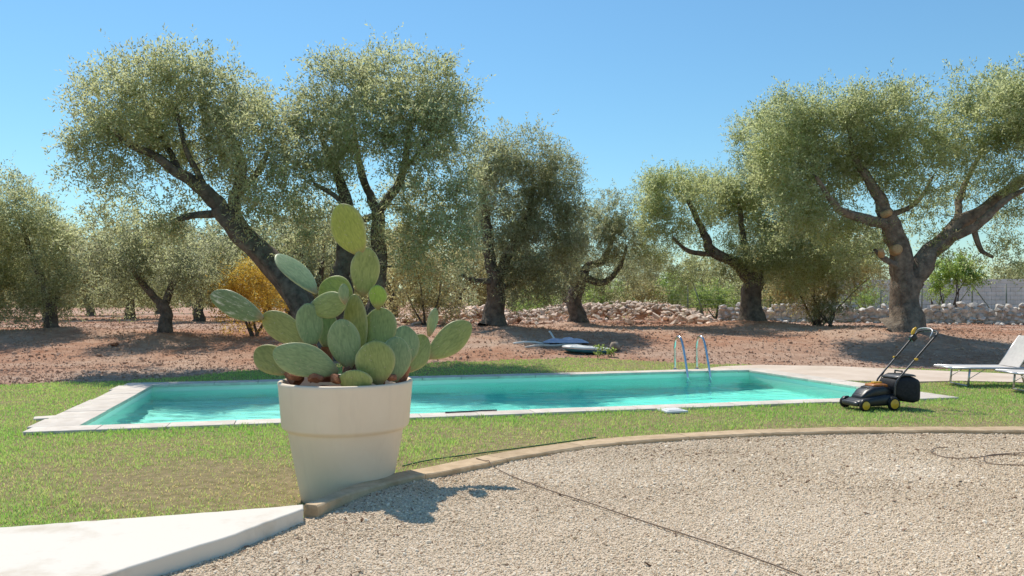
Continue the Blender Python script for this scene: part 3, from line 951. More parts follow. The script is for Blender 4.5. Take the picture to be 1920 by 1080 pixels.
# ------------------------------------------------------------------ planter and prickly pear
PC = np.array([-1.296, 6.17, -0.105])
def build_pot():
    root = empty('planter', PC)
    tag(root, 'large cream round planter with a raised rim band beside the kerb', 'planter')
    prof = [(0.0, 0.0), (0.325, 0.0), (0.338, 0.012), (0.352, 0.08), (0.440, 0.545), (0.446, 0.562), (0.452, 0.570), (0.466, 0.578), (0.482, 0.590), (0.489, 0.606), (0.513, 0.905), (0.516, 0.925),
            (0.513, 0.936), (0.505, 0.942), (0.492, 0.942), (0.484, 0.936), (0.478, 0.915), (0.462, 0.80), (0.0, 0.80)]
    MB().lathe(prof, 72).build('body', M['pot'], root)
    r = np.random.default_rng(3)
    vs, fs = [(0, 0, 0.875)], []
    n, m = 40, 8
    for j in range(1, m + 1):
        for i in range(n):
            a = 2 * math.pi * i / n; rr = 0.478 * j / m
            vs.append((rr * math.cos(a), rr * math.sin(a), 0.875 - 0.02 * (j / m) + r.uniform(-0.008, 0.008)))
    for i in range(n): fs.append((0, 1 + i, 1 + (i + 1) % n))
    for j in range(m - 1):
        for i in range(n):
            a, b = 1 + j * n + i, 1 + j * n + (i + 1) % n
            fs.append((a, a + n, b + n, b))
    MB().add(vs, fs, True).build('soil', M['potsoil'], root)
    return root
build_pot()

def rock_mesh(name, seed, size=(1, 1, 0.7), n=16):
    r = np.random.default_rng(seed)
    bm = bmesh.new()
    for _ in range(n):
        v = r.normal(size=3); v /= np.linalg.norm(v)
        v = v * r.uniform(0.75, 1.0)
        bm.verts.new((v[0] * size[0], v[1] * size[1], v[2] * size[2]))
    res = bmesh.ops.convex_hull(bm, input=bm.verts)
    junk = [g for g in set(res.get('geom_interior', []) + res.get('geom_unused', [])) if isinstance(g, bmesh.types.BMVert)]
    if junk: bmesh.ops.delete(bm, geom=junk, context='VERTS')
    me = bpy.data.meshes.new(name); bm.to_mesh(me); bm.free()
    return me

ROCKLBL = ['long reddish rock lying at the left rim of the planter', 'reddish brown rock behind the left front of the planter rim', 'rounded rusty rock beside the small front cactus pad', 'small red rock between the central cactus stems', 'dark red rock at the right inside the planter rim']
for i, (u, v, dd, sx, sy, sz) in enumerate([(552, 706, -0.22, 0.075, 0.06, 0.05), (592, 708, -0.30, 0.085, 0.06, 0.048), (632, 711, -0.34, 0.075, 0.06, 0.05), (652, 700, -0.18, 0.05, 0.05, 0.06), (735, 708, -0.25, 0.05, 0.045, 0.035)]):
    q = P(u, v, PC[1] + dd)
    o = link('rock', rock_mesh('rock', 60 + i, (sx, sy, sz), 26), M['redrock'])
    o.location = q; o.rotation_euler = (0.1 * i, 0.2, i * 0.7)
    tag(o, ROCKLBL[i], 'rock', 'red rocks in the planter')

def pad_mesh(L, W, T, bend, seed):
    """one prickly-pear pad: obovate outline, lens-shaped section; +Z from base to tip, +Y its face"""
    r = np.random.default_rng(seed)
    n, m = 20, 15
    vs, fs = [], []
    wob = r.uniform(-0.05, 0.05, 4)
    for j in range(m + 1):
        t = j / m
        t2 = 0.5 - 0.5 * math.cos(math.pi * t)
        w = 0.5 * W * (max(0.0, math.sin(math.pi * min(1, t2 ** 1.22)))* 1.0) ** 0.52
        w = max(w, 0.5 * W * 0.16 * (1 - t2) * (1 if j else 0.9), 0.0005)
        th = 0.5 * T * (0.55 + 0.45 * (1 - t2)) * min(1, (w / (0.5 * W)) ** 0.5 + 0.1)
        if j == m: w, th = 0.0005, 0.0004
        cx = W * (wob[0] * math.sin(2.2 * t + 3 * wob[1] * 20)) * t
        cy = bend * L * (t2 ** 2)
        for i in range(n):
            a = 2 * math.pi * i / n
            ca, sa = math.cos(a), math.sin(a)
            ex = math.copysign(abs(ca) ** 0.85, ca); ey = math.copysign(abs(sa) ** 0.9, sa)
            vs.append((cx + ex * w * (1 + wob[2] * math.sin(3 * t * 3 + (1 if ca > 0 else 4))), cy + ey * th, L * t2))
    for j in range(m):
        for i in range(n):
            k = (i + 1) % n
            fs.append((j * n + i, j * n + k, (j + 1) * n + k, (j + 1) * n + i))
    fs.append(tuple(reversed(range(n)))); fs.append(tuple(range(m * n, m * n + n)))
    me = bpy.data.meshes.new('pad')
    me.from_pydata(vs, [], fs)
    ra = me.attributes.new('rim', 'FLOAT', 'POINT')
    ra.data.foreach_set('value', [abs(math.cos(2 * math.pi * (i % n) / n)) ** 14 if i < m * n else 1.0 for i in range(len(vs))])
    me.polygons.foreach_set('use_smooth', [True] * len(fs))
    return me

# base u,v, depth offset; tip u,v, depth offset; true width in photo pixels; facing yaw and tilt in degrees; bend; material
PADS = [
 ((678, 480), 0.05, (633, 386), 0.00, 60, -18, 0.05, 'pad_yellow'),
 ((680, 556), 0.10, (691, 466), 0.05, 47, 8, 0.03, 'pad'),
 ((594, 551), 0.05, (525, 471), 0.10, 50, 62, 0.10, 'pad_grey'),
 ((494, 597), -0.05, (401, 552), 0.05, 44, -48, 0.06, 'pad_white'),
 ((574, 645), 0.00, (494, 590), 0.00, 44, 6, 0.04, 'pad_brown'),
 ((540, 700), 0.05, (482, 655), 0.10, 46, 20, 0.03, 'pad_brown'),
 ((634, 697), -0.25, (516, 658), -0.45, 50, 12, 0.05, 'pad_grey'),
 ((584, 655), 0.00, (576, 570), -0.02, 42, 12, 0.05, 'pad_grey'),
 ((611, 655), 0.22, (614, 580), 0.25, 34, 10, 0.02, 'pad_grey'),
 ((578, 578), 0.02, (651, 566), -0.12, 42, -10, 0.06, 'pad'),
 ((660, 572), 0.12, (604, 530), 0.16, 58, 10, 0.04, 'pad_yellow'),
 ((647, 571), -0.14, (642, 533), -0.16, 22, 55, 0.05, 'pad_grey'),
 ((671, 680), 0.02, (663, 554), 0.03, 42, -14, 0.02, 'pad_brown'),
 ((656, 692), -0.16, (638, 600), -0.18, 50, 10, 0.03, 'pad_grey'),
 ((709, 668), 0.02, (711, 578), 0.05, 58, -6, 0.02, 'pad'),
 ((709, 580), 0.04, (706, 535), 0.00, 29, 12, 0.05, 'pad_young'),
 ((712, 722), -0.28, (699, 641), -0.33, 61, 4, 0.02, 'pad'),
 ((670, 738), -0.36, (664, 694), -0.40, 54, -10, 0.03, 'pad'),
 ((741, 716), -0.12, (746, 633), -0.12, 50, 24, 0.03, 'pad_grey'),
 ((763, 686), 0.06, (756, 612), 0.08, 50, 30, 0.03, 'pad_grey'),
 ((762, 698), 0.08, (799, 630), 0.22, 46, 28, 0.04, 'pad'),
 ((801, 672), 0.24, (880, 608), 0.42, 48, 18, 0.04, 'pad'),
 ((804, 631), 0.22, (818, 579), 0.22, 40, 72, 0.04, 'pad_grey'),
]
def build_cactus():
    root = empty('prickly_pear', PC + np.array([0, 0, 0.87]))
    tag(root, 'prickly pear cactus with flat oval green pads growing in the planter', 'cactus')
    r = np.random.default_rng(19)
    for i, (b, bd, t, td, w, yaw, bend, mat) in enumerate(PADS):
        pb, pt = P(b[0], b[1], PC[1] + bd), P(t[0], t[1], PC[1] + td)
        ax = pt - pb; L = np.linalg.norm(ax); ax /= L
        W = 1.19 * w / FPX * PC[1]
        me = pad_mesh(L * 1.02, W, 0.024 + 0.012 * (W / 0.2), bend * (1 if i % 2 else -1), 200 + i)
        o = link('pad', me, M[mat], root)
        f = np.array([math.sin(math.radians(yaw)), -math.cos(math.radians(yaw)), 0.0])
        f = f - ax * np.dot(f, ax); f /= np.linalg.norm(f)
        s = np.cross(f, ax)
        mt = Matrix(((s[0], f[0], ax[0]), (s[1], f[1], ax[1]), (s[2], f[2], ax[2]))).to_4x4()
        o.matrix_local = Matrix.Translation(Vector(pb) - Vector(root.location)) @ mt
        if mat == 'pad_young': o['label'] = 'small bright young green pad'
        # spines and dried buds along the rim
        sp = MB()
        for k in range(16):
            a = r.uniform(-1.3, 1.3)
            t2 = 0.5 + 0.5 * math.cos(a * 0.9)
            ww = 0.5 * W * max(0.0, math.sin(math.pi * min(1, t2 ** 1.22))) ** 0.62
            x = math.copysign(ww, a); z = L * t2
            d = np.array([math.sin(a) * 0.9, r.uniform(-0.5, 0.5), math.cos(a)]); d /= np.linalg.norm(d)
            q = np.array([x, bend * (1 if i % 2 else -1) * L * t2 ** 2, z])
            sp.tube([q, q + d * r.uniform(0.008, 0.016)], [0.0011, 0.0003], 3, False)
        sp.build('spines', M['spine'], o)['kind'] = 'stuff'
    # thick corky stems at the foot
    for pts in ([(668, 716, -0.1, 20), (662, 690, -0.05, 18), (672, 668, 0.0, 15)], [(600, 712, 0.0, 20), (590, 680, 0.0, 17), (580, 648, 0.0, 13)], [(700, 716, 0.0, 22), (706, 690, 0.0, 20), (708, 655, 0.02, 15)],
                [(612, 715, 0.2, 18), (612, 685, 0.2, 14), (611, 650, 0.2, 10)], [(745, 716, 0.05, 16), (755, 700, 0.05, 13), (763, 684, 0.06, 9)], [(560, 714, 0.02, 16), (548, 705, 0.04, 12), (538, 697, 0.05, 8)]):
        path = smooth_path([list(P(u, v, PC[1] + dd)) + [rr / FPX * PC[1]] for u, v, dd, rr in pts], 0.03)
        vs, fs = tube_arrays(path[:, :3], path[:, 3], 10, 0.12, 7)
        o = link('stem', mesh_np('stem', vs, fs, True), M['redrock'], root)
        to_local(o, root)
build_cactus()

# ------------------------------------------------------------------ olive trees
def unit(v): return v / (np.linalg.norm(v, axis=-1, keepdims=True) + 1e-9)

def leaf_cloud(clumps, r, n_per, leaf_l, leaf_w, droop=0.15, L=9):
    """clumps: rows (x,y,z, radius, ox,oy,oz outward). Twigs of paired leaves; returns verts, quads, tint"""
    C = np.repeat(clumps, n_per, axis=0)
    n = len(C)
    off = r.normal(size=(n, 3)) * C[:, 3:4] * 0.55
    out = C[:, 4:7] * 0.7 + r.normal(size=(n, 3)) * 0.75 + np.array([0, 0, 0.15])
    d = unit(out)
    start = C[:, :3] + off
    tl = C[:, 3:4] * r.uniform(0.7, 1.3, (n, 1))
    base_t = np.clip(r.normal(0.5, 0.16, (n, 1)) + 0.24 * vnoise(C[:, 0] * 1.1, C[:, 2] * 1.1 + C[:, 1], 5)[:, None], 0, 1)
    t = (np.arange(L) + 0.6) / L
    pos = start[:, None, :] + d[:, None, :] * (tl[:, None, :] * t[None, :, None])
    pos[..., 2] -= droop * (tl * t[None, :] ** 2)
    side = unit(np.cross(d, r.normal(size=(n, 3))))
    oth = np.cross(d, side)
    ph = (np.arange(L) * 2.4)[None, :] + r.uniform(0, 6.28, (n, 1))
    rad = np.cos(ph)[..., None] * side[:, None, :] + np.sin(ph)[..., None] * oth[:, None, :]
    ld = unit(d[:, None, :] * 0.75 + rad * 0.8 + r.normal(size=(n, L, 3)) * 0.18)
    up = np.array([0, 0, 1.0]) + r.normal(size=(n, L, 3)) * 0.75
    lw = unit(np.cross(ld, up))
    ll = leaf_l * r.uniform(0.7, 1.25, (n, L, 1)); ww = leaf_w * r.uniform(0.8, 1.2, (n, L, 1))
    a = pos; tip = pos + ld * ll; m = pos + ld * ll * 0.5
    V = np.stack([a, m + lw * ww * 0.5, tip, m - lw * ww * 0.5], 2).reshape(-1, 3)
    k = n * L
    F = np.arange(k * 4).reshape(k, 4)
    T = np.clip(base_t + r.normal(0, 0.14, (n, L)), 0, 1).reshape(-1)
    return V, F, T

def clumps_in(blobs, r, size, k):
    """blobs: rows centre(3), radii(3), density -> clump rows"""
    rows = []
    for b in blobs:
        c, rad, den = np.array(b[0]), np.array(b[1]), b[2]
        area = math.pi * rad[0] * rad[2]
        n = max(3, int(k * den * area / (size ** 2)))
        q = unit(r.normal(size=(n, 3)))
        f = r.random((n, 1)) ** (1 / 2.0)
        f = 0.25 + 0.75 * f
        f = np.where(r.random((n, 1)) < 0.14, f * r.uniform(1.05, 1.28, (n, 1)), f)
        p = c + q * rad * f
        o = unit(q / rad)
        s = size * r.uniform(0.7, 1.3, (n, 1))
        rows.append(np.hstack([p, s, o]))
    return np.vstack(rows)

def limbs_mesh(paths, seed, sides=14, flare=1.0):
    """paths: list of rows (x,y,z,r); returns verts, faces, skeleton rows"""
    V, F, S = [], [], []
    off = 0
    for i, p in enumerate(paths):
        q = smooth_path(p, max(0.10, 0.6 * max(row[3] for row in p)))
        rad = q[:, 3].copy()
        if i == 0 and flare:
            h = q[:, 2] - q[0, 2]
            rad = rad * (1 + 0.55 * flare * np.exp(-h / 0.28))
        wob = np.stack([vnoise(np.arange(len(q)) * 0.55, np.full(len(q), 3.0 + i), seed), vnoise(np.arange(len(q)) * 0.55, np.full(len(q), 9.0 + i), seed + 5), np.zeros(len(q))], 1)
        q[1:-1, :3] += (wob * rad[:, None] * 0.28)[1:-1]
        big = q[0, 3] > 0.07
        n = sides if big else 7
        vs, fs = tube_arrays(q[:, :3], rad, n, 0.20 if big else 0.08, seed + i * 1.7 % 7 + 1 if False else int(seed + i))
        V.append(vs); F.append(fs + off); off += len(vs)
        S.append(np.hstack([q[:, :3], rad[:, None]]))
    return V, F, np.vstack(S)

def twigs_to(clumps, skel, r, share=1.0, rmax=0.035):
    """a bent, tapering branch from the skeleton to each clump"""
    V, F, off = [], [], 0
    sk = skel
    order = np.argsort(np.min(np.linalg.norm(clumps[:, None, :3] - skel[None, ::2, :3], axis=2), axis=1))
    for ci in order:
        if r.random() > share: continue
        c = clumps[ci, :3]
        d = np.linalg.norm(sk[:, :3] - c, axis=1) + 0.6 * np.maximum(0, sk[:, 2] - c[2])
        j = int(np.argmin(d))
        a = sk[j, :3]; L = np.linalg.norm(c - a)
        if L < 0.12 or L > 4: continue
        r0 = min(sk[j, 3] * 0.6, rmax, 0.010 + 0.014 * L)
        m = a + (c - a) * 0.5 + r.normal(size=3) * 0.10 * L + np.array([0, 0, 0.06 * L])
        t = np.linspace(0, 1, 6)[:, None]
        pts = (1 - t) ** 2 * a + 2 * t * (1 - t) * m + t ** 2 * c
        rad = np.linspace(r0, 0.005, 6)
        vs, fs = tube_arrays(pts, rad, 5)
        V.append(vs); F.append(fs + off); off += len(vs)
        sk = np.vstack([sk, np.hstack([pts[1:], rad[1:, None]])])
    return V, F

def build_tree(name, label, cat, base, paths, blobs, leaf, bark, seed, clump=0.34, k=2.1, per=25, leaf_l=0.10, leaf_w=0.029, group=None, flare=1.0, parts=True):
    """paths and blobs in world coordinates; the thing's Empty stands at the foot of the trunk"""
    r = np.random.default_rng(seed)
    root = empty(name, base)
    tag(root, label, cat, group)
    b = np.array(base)
    V, F, S = limbs_mesh([[list(np.array(row[:3]) - b) + [row[3]] for row in p] for p in paths], seed, 14, flare * 0.55)
    bl = [(np.array(c) - b, rad, den) for c, rad, den in blobs]
    cl = clumps_in(bl, r, clump, k)
    me = mesh_np('trunk', np.vstack(V), np.vstack(F), True)
    tr = link('trunk', me, bark, root)
    V2, F2 = twigs_to(cl, S, r)
    if V2:
        br = link('branches', mesh_np('branches', np.vstack(V2), np.vstack(F2), True), bark, root)
        br['kind'] = 'stuff'
    lv, lf, lt = leaf_cloud(cl, r, per, leaf_l, leaf_w)
    cm = mesh_np('crown', lv, lf)
    a = cm.attributes.new('tint', 'FLOAT', 'FACE'); a.data.foreach_set('value', lt.astype(np.float32))
    cr = link('crown', cm, leaf, root)
    return root, len(lf)

LEAFCOUNT = 0
def photo_tree(key, label, limbs, blobs, leaf, bark, seed, depth_f=0.9, slim=0.78, group='old olive trees', **kw):
    """limbs and crown masses given as photo pixels with depth offsets round the tree's own distance"""
    global LEAFCOUNT
    d0 = BASE[key][1]
    sc_ = d0 / FPX
    paths = []
    for i, L in enumerate(limbs):
        rows = []
        for (u, v, dd, rr) in L:
            q = P(u, v, d0 + dd)
            rows.append([q[0], q[1], q[2], rr * sc_ * slim])
        if i == 0:
            rows[0][2] = BASE[key][2] - 0.12
        paths.append(rows)
    bl = []
    r = np.random.default_rng(seed + 900)
    for t in blobs:
        u, v, ru, rv = t[:4]; den = t[4] if len(t) > 4 else 1.0
        dd = t[5] if len(t) > 5 else r.uniform(-0.9, 0.9)
        rx, rz = max(0.25, (ru - 10) * sc_), max(0.2, (rv - 10) * sc_)
        bl.append((P(u, v, d0 + dd), (rx, (rx + rz) * 0.5 * depth_f + 0.2, rz), den))
    root, n = build_tree('olive_tree', label, 'tree', BASE[key], paths, bl, leaf, bark, seed, group=group, **kw)
    LEAFCOUNT += n
    return root

photo_tree('T3', 'tall olive tree whose dark trunk leans left behind the cactus', [
    [(604, 660, 0, 33), (582, 592, 0, 29), (546, 532, 0, 27), (500, 484, 0, 25), (456, 446, -.1, 24), (425, 405, -.1, 21)],
    [(428, 410, -.1, 18), (400, 375, -.2, 17), (365, 342, -.4, 13), (330, 322, -.6, 11), (290, 290, -.8, 8), (240, 270, -1, 5), (200, 230, -1, 3)],
    [(436, 415, .1, 15), (446, 350, .2, 13), (450, 300, .3, 10), (430, 250, .4, 7), (410, 200, .5, 4)],
    [(442, 370, .2, 8), (480, 325, .5, 7), (505, 280, .7, 4)],
    [(408, 400, -.1, 8), (355, 405, -.3, 7), (320, 418, -.4, 4)],
    [(340, 325, -.5, 7), (300, 250, -.2, 5), (270, 190, 0, 3)],
    [(380, 345, -.3, 7), (345, 270, -.7, 5), (330, 200, -.8, 3)]],
    [(212, 185, 66, 58), (290, 150, 85, 50), (365, 150, 72, 55), (432, 190, 62, 60), (178, 262, 48, 58), (262, 240, 90, 72), (355, 245, 95, 75), (465, 265, 75, 80), (180, 345, 52, 45, .5), (290, 335, 95, 50, .45),
     (500, 350, 55, 75, .75), (225, 405, 55, 35, .5), (390, 320, 60, 45, .5), (330, 405, 60, 38, .55), (540, 430, 50, 60, .6), (170, 400, 45, 40, .5), (270, 440, 70, 28, .5), (420, 300, 60, 50, .6), (480, 400, 40, 40, .5)],
    M['leaf_olive'], M['bark'], 101, slim=0.86)
photo_tree('T4', 'broad round olive tree with forked stems directly behind the cactus', [
    [(668, 655, 0, 32), (652, 600, 0, 27), (641, 545, 0, 24), (640, 500, .1, 22), (648, 430, .2, 18), (650, 370, .3, 13), (625, 310, .4, 9), (600, 250, .5, 5)],
    [(676, 640, .1, 22), (704, 570, .3, 18), (713, 490, .3, 17), (708, 420, .3, 16), (704, 385, .3, 14)],
    [(704, 390, .3, 11), (680, 330, .4, 9), (668, 270, .5, 6), (660, 200, .5, 4)],
    [(708, 398, .3, 11), (745, 350, .2, 10), (760, 300, .1, 8), (768, 230, 0, 5)],
    [(702, 405, .3, 8), (665, 412, .1, 7), (630, 370, -.3, 6), (590, 345, -.5, 4)],
    [(755, 320, .1, 6), (800, 270, -.3, 5), (830, 230, -.5, 3)]],
    [(585, 205, 58, 58), (640, 158, 72, 50), (722, 138, 72, 45), (790, 155, 68, 50), (845, 205, 55, 55), (600, 275, 62, 60), (690, 225, 90, 75), (785, 250, 95, 75), (850, 300, 50, 60, .8), (615, 345, 60, 50, .55),
     (740, 345, 70, 45, .5), (800, 390, 70, 60, .75), (560, 330, 45, 60, .7), (580, 430, 55, 50, .4), (680, 445, 60, 40, .4), (840, 450, 60, 65, .8), (760, 440, 60, 50, .6), (620, 420, 50, 50, .5), (870, 370, 40, 50, .7), (800, 500, 50, 40, .6)],
    M['leaf_olive'], M['bark'], 102)
photo_tree('T5', 'upright olive tree with dark trunk left of the stone heap centre', [
    [(925, 628, 0, 30), (927, 570, 0, 22), (932, 510, 0, 20)],
    [(930, 520, 0, 15), (915, 470, 0, 14), (908, 400, .1, 12), (905, 350, .2, 8), (912, 295, .3, 5)],
    [(934, 515, 0, 14), (962, 462, .2, 11), (990, 410, .3, 8), (1000, 350, .4, 5)],
    [(926, 530, 0, 8), (888, 525, -.3, 6), (865, 515, -.4, 4)],
    [(936, 540, 0, 8), (975, 530, .3, 5)]],
    [(918, 290, 45, 42), (990, 288, 68, 42), (1052, 330, 45, 55), (960, 350, 80, 55), (1020, 400, 80, 68), (940, 425, 58, 58), (1000, 475, 88, 65), (1070, 430, 45, 55, .8), (888, 430, 38, 48, .6), (872, 515, 36, 38, .6), (1010, 530, 60, 38, .8), (900, 350, 40, 50, .6), (1080, 380, 30, 40, .6), (1050, 500, 50, 40, .7), (960, 555, 40, 24, .5)],
    M['leaf_dark'], M['bark'], 103)
photo_tree('T6', 'smaller grey olive tree with bare curved branches before the stone heap', [
    [(1086, 612, 0, 22), (1079, 560, 0, 17), (1085, 520, 0, 16)],
    [(1085, 528, 0, 12), (1102, 500, 0, 10), (1132, 488, .1, 8), (1152, 440, .2, 4)],
    [(1080, 535, 0, 10), (1058, 502, 0, 7), (1042, 465, .1, 4)],
    [(1092, 520, 0, 9), (1130, 530, -.2, 8), (1162, 500, -.3, 5), (1175, 460, -.3, 3)]],
    [(1150, 398, 36, 42), (1112, 435, 48, 46), (1172, 450, 55, 52), (1135, 500, 55, 35, .5), (1058, 465, 40, 42, .7), (1205, 490, 42, 42, .6), (1100, 540, 40, 26, .5), (1170, 530, 45, 30, .5)],
    M['leaf_dark'], M['bark'], 104)
photo_tree('T7', 'olive tree on a soil mound behind the pool ladder', [
    [(1412, 616, 0, 30), (1412, 560, 0, 23), (1410, 515, 0, 23)],
    [(1408, 525, 0, 16), (1380, 495, -.1, 13), (1335, 470, -.3, 11), (1315, 425, -.4, 8), (1290, 375, -.5, 5)],
    [(1414, 520, 0, 15), (1440, 480, .2, 12), (1465, 430, .3, 8), (1470, 360, .4, 5)],
    [(1408, 510, 0, 10), (1395, 450, .3, 8), (1385, 380, .4, 5)],
    [(1345, 478, -.2, 6), (1290, 470, -.6, 5), (1262, 445, -.8, 3)]],
    [(1275, 372, 82, 58), (1345, 360, 70, 52), (1240, 410, 50, 50, .8), (1430, 270, 55, 70), (1400, 370, 70, 60), (1455, 400, 90, 70), (1430, 475, 80, 50), (1330, 440, 60, 40, .45), (1500, 470, 75, 55), (1280, 520, 36, 36, .5), (1570, 490, 65, 50), (1630, 455, 45, 45, .8), (1480, 530, 60, 28, .8), (1245, 470, 46, 40, .6), (1350, 500, 50, 34, .5), (1220, 360, 36, 36, .7)],
    M['leaf_bright'], M['bark'], 105, slim=0.76)
photo_tree('T8', 'massive forked olive tree with sawn limb scars behind the lawn mower', [
    [(1690, 632, 0, 42), (1694, 575, 0, 33), (1700, 525, 0, 34)],
    [(1698, 535, 0, 28), (1688, 470, -.1, 25), (1670, 420, -.2, 20), (1652, 380, -.2, 15), (1630, 340, -.3, 11), (1600, 290, -.2, 7), (1590, 230, -.1, 4)],
    [(1674, 425, -.2, 13), (1622, 411, -.5, 12), (1580, 396, -.8, 10), (1560, 378, -1, 7), (1530, 330, -1.2, 4)],
    [(1704, 540, 0, 27), (1732, 490, .1, 24), (1766, 450, .2, 20), (1802, 415, .3, 17), (1850, 390, .4, 15), (1900, 350, .5, 12), (1960, 310, .6, 7)],
    [(1770, 452, .2, 11), (1830, 425, -.3, 10), (1880, 380, -.6, 7), (1930, 350, -.8, 5)],
    [(1795, 420, .3, 9), (1800, 375, .6, 8), (1818, 325, .8, 6), (1850, 270, 1, 4)],
    [(1826, 428, .2, 7), (1833, 455, .2, 6), (1842, 472, .2, 5), (1862, 482, .2, 4)],
    [(1668, 405, -.2, 7), (1720, 380, .4, 5), (1750, 330, .6, 3)],
    [(1684, 500, -.2, 7), (1652, 482, -.5, 6), (1640, 468, -.6, 4)]],
    [(1475, 235, 75, 58), (1555, 235, 105, 78), (1650, 225, 100, 72), (1715, 270, 55, 55), (1800, 170, 40, 35, .6), (1850, 225, 88, 78), (1925, 290, 80, 95), (1480, 320, 75, 62), (1550, 330, 80, 55), (1780, 300, 60, 50, .8), (1880, 180, 60, 45), (1600, 300, 70, 45, .8), (1950, 190, 60, 70),
     (1860, 480, 50, 45, .55), (1730, 400, 70, 60, .28), (1500, 390, 60, 55), (1600, 450, 60, 50, .6), (1450, 300, 60, 60), (1550, 410, 60, 45, .8), (1640, 320, 60, 45, .6), (1720, 340, 60, 45, .5), (1800, 350, 60, 45, .5), (1900, 420, 55, 45, .5), (1790, 460, 50, 40, .4), (1690, 330, 50, 40, .5)],
    M['leaf_bright'], M['bark_pale'], 106, slim=0.76)
photo_tree('T1', 'olive tree with drooping crown cut by the left edge', [
    [(100, 630, 0, 15), (98, 585, 0, 11), (85, 540, 0, 10), (60, 480, 0, 7), (40, 420, 0, 4)],
    [(96, 575, 0, 7), (120, 530, .2, 5), (125, 480, .2, 3)]],
    [(20, 390, 75, 70), (60, 470, 92, 80), (20, 560, 90, 48), (112, 475, 45, 75), (110, 560, 55, 38), (-40, 470, 80, 90)],
    M['leaf_olive'], M['bark'], 107)
photo_tree('T2', 'low olive tree with short straight trunk on the soil at left', [
    [(310, 640, 0, 17), (312, 600, 0, 14), (305, 565, 0, 13)],
    [(306, 575, 0, 9), (275, 540, -.2, 7), (245, 500, -.3, 4)],
    [(308, 570, 0, 9), (330, 520, .2, 7), (350, 480, .3, 4)]],
    [(225, 475, 65, 55), (305, 460, 70, 48), (372, 485, 58, 55), (300, 530, 105, 38), (222, 545, 55, 35), (385, 545, 45, 30)],
    M['leaf_dark'], M['bark'], 108)

# pruning scars on the big forked olive
def scar(root, u, v, d, r_px, yaw, tilt):
    q = P(u, v, d); r_ = r_px / FPX * d
    mb = MB().lathe([(0.0, 0.035), (r_ * 0.85, 0.032), (r_, 0.012), (r_ * 1.12, -0.05), (r_ * 1.25, -0.22)], 14)
    o = mb.build('pruning_scar', M['cutwood'], root)
    n = Vector((math.sin(yaw), -math.cos(yaw), tilt)).normalized()
    o.rotation_euler = n.to_track_quat('Z', 'Y').to_euler()
    o.location = Vector(q) - root.location
big = [o for o in bpy.data.objects if o.get('label', '').startswith('massive forked')][0]
scar(big, 1683, 467, 21.55, 9, -0.15, 0.1)
scar(big, 1668, 398, 21.50, 6, 0.5, 0.3)
scar(big, 1652, 470, 21.2, 5, -0.5, 0.6)

# ------------------------------------------------------------------ shrubs and trees beyond
def bush(name, label, cat, u, v_base, d, blobs, leaf, seed, group=None, clump=0.30, k=1.2, per=18, leaf_l=0.10, leaf_w=0.035, stems=4):
    """a many-stemmed shrub; crown masses in photo pixels round its distance"""
    sc_ = d / FPX
    X = (u - 960) / FPX * d
    base = np.array([X, d, float(height(X, d))])
    r = np.random.default_rng(seed)
    bl = [(P(b[0], b[1], d + r.uniform(-0.4, 0.4)), (max(0.2, (b[2] - 6) * sc_), max(0.25, 0.8 * (b[2] - 6) * sc_), max(0.2, (b[3] - 6) * sc_)), b[4] if len(b) > 4 else 1.0) for b in blobs]
    paths = []
    for i in range(stems):
        c = bl[i % len(bl)][0]
        a = base + np.array([r.uniform(-0.12, 0.12), r.uniform(-0.12, 0.12), -0.08])
        m = a * 0.5 + c * 0.5 + np.array([r.uniform(-0.2, 0.2), r.uniform(-0.2, 0.2), 0.1])
        paths.append([list(a) + [0.045], list(m) + [0.028], list(c) + [0.012]])
    root, n = build_tree(name, label, cat, base, paths, bl, leaf, M['bark'], seed, clump=clump, k=k, per=per, leaf_l=leaf_l, leaf_w=leaf_w, group=group, flare=0.3)
    return root

bush('yellow_shrub', 'yellow leaved shrub behind the far left cactus pad', 'shrub', 482, 632, 23.0,
     [(455, 530, 55, 42), (500, 545, 50, 48), (430, 555, 32, 42), (470, 590, 55, 34, .7), (520, 520, 35, 36, .8), (430, 612, 26, 18, .5)], M['leaf_yellow'], 301, leaf_l=0.07, leaf_w=0.03, clump=0.26)
bush('shrub', 'tall brownish shrub between the cactus top and the upright olive', 'shrub', 800, 600, 30.0,
     [(770, 470, 55, 55), (825, 500, 55, 55), (760, 545, 55, 45), (830, 560, 55, 36), (790, 430, 45, 35, .8)], M['leaf_brown'], 302, clump=0.4, leaf_l=0.13, leaf_w=0.04)
bush('shrub', 'brownish drooping bush tree by the stone wall left of the forked olive', 'shrub', 1535, 598, 29.0,
     [(1530, 550, 50, 40), (1500, 520, 50, 40), (1570, 520, 60, 42), (1530, 465, 80, 50), (1600, 470, 60, 50), (1455, 470, 55, 50), (1630, 520, 40, 34, .7), (1470, 535, 45, 28, .8)], M['leaf_brown'], 303, clump=0.36, k=1.6, stems=7)
bush('shrub', 'small dark bush at the foot of the brownish bush tree', 'shrub', 1560, 598, 28.2, [(1560, 575, 34, 24), (1535, 582, 24, 18)], M['leaf_dark'], 306)
bush('shrub', 'bright green shrub over the fence right of the forked trunk', 'shrub', 1785, 560, 36.0,
     [(1790, 505, 38, 24), (1762, 525, 26, 20, .8), (1820, 510, 28, 22, .8)], M['leaf_green'], 304, leaf_l=0.14, leaf_w=0.07)
bush('shrub', 'low dark green vine on the fence behind the forked trunk', 'shrub', 1770, 575, 36.5,
     [(1768, 552, 26, 20, .8), (1745, 560, 20, 15, .7)], M['leaf_green'], 305)
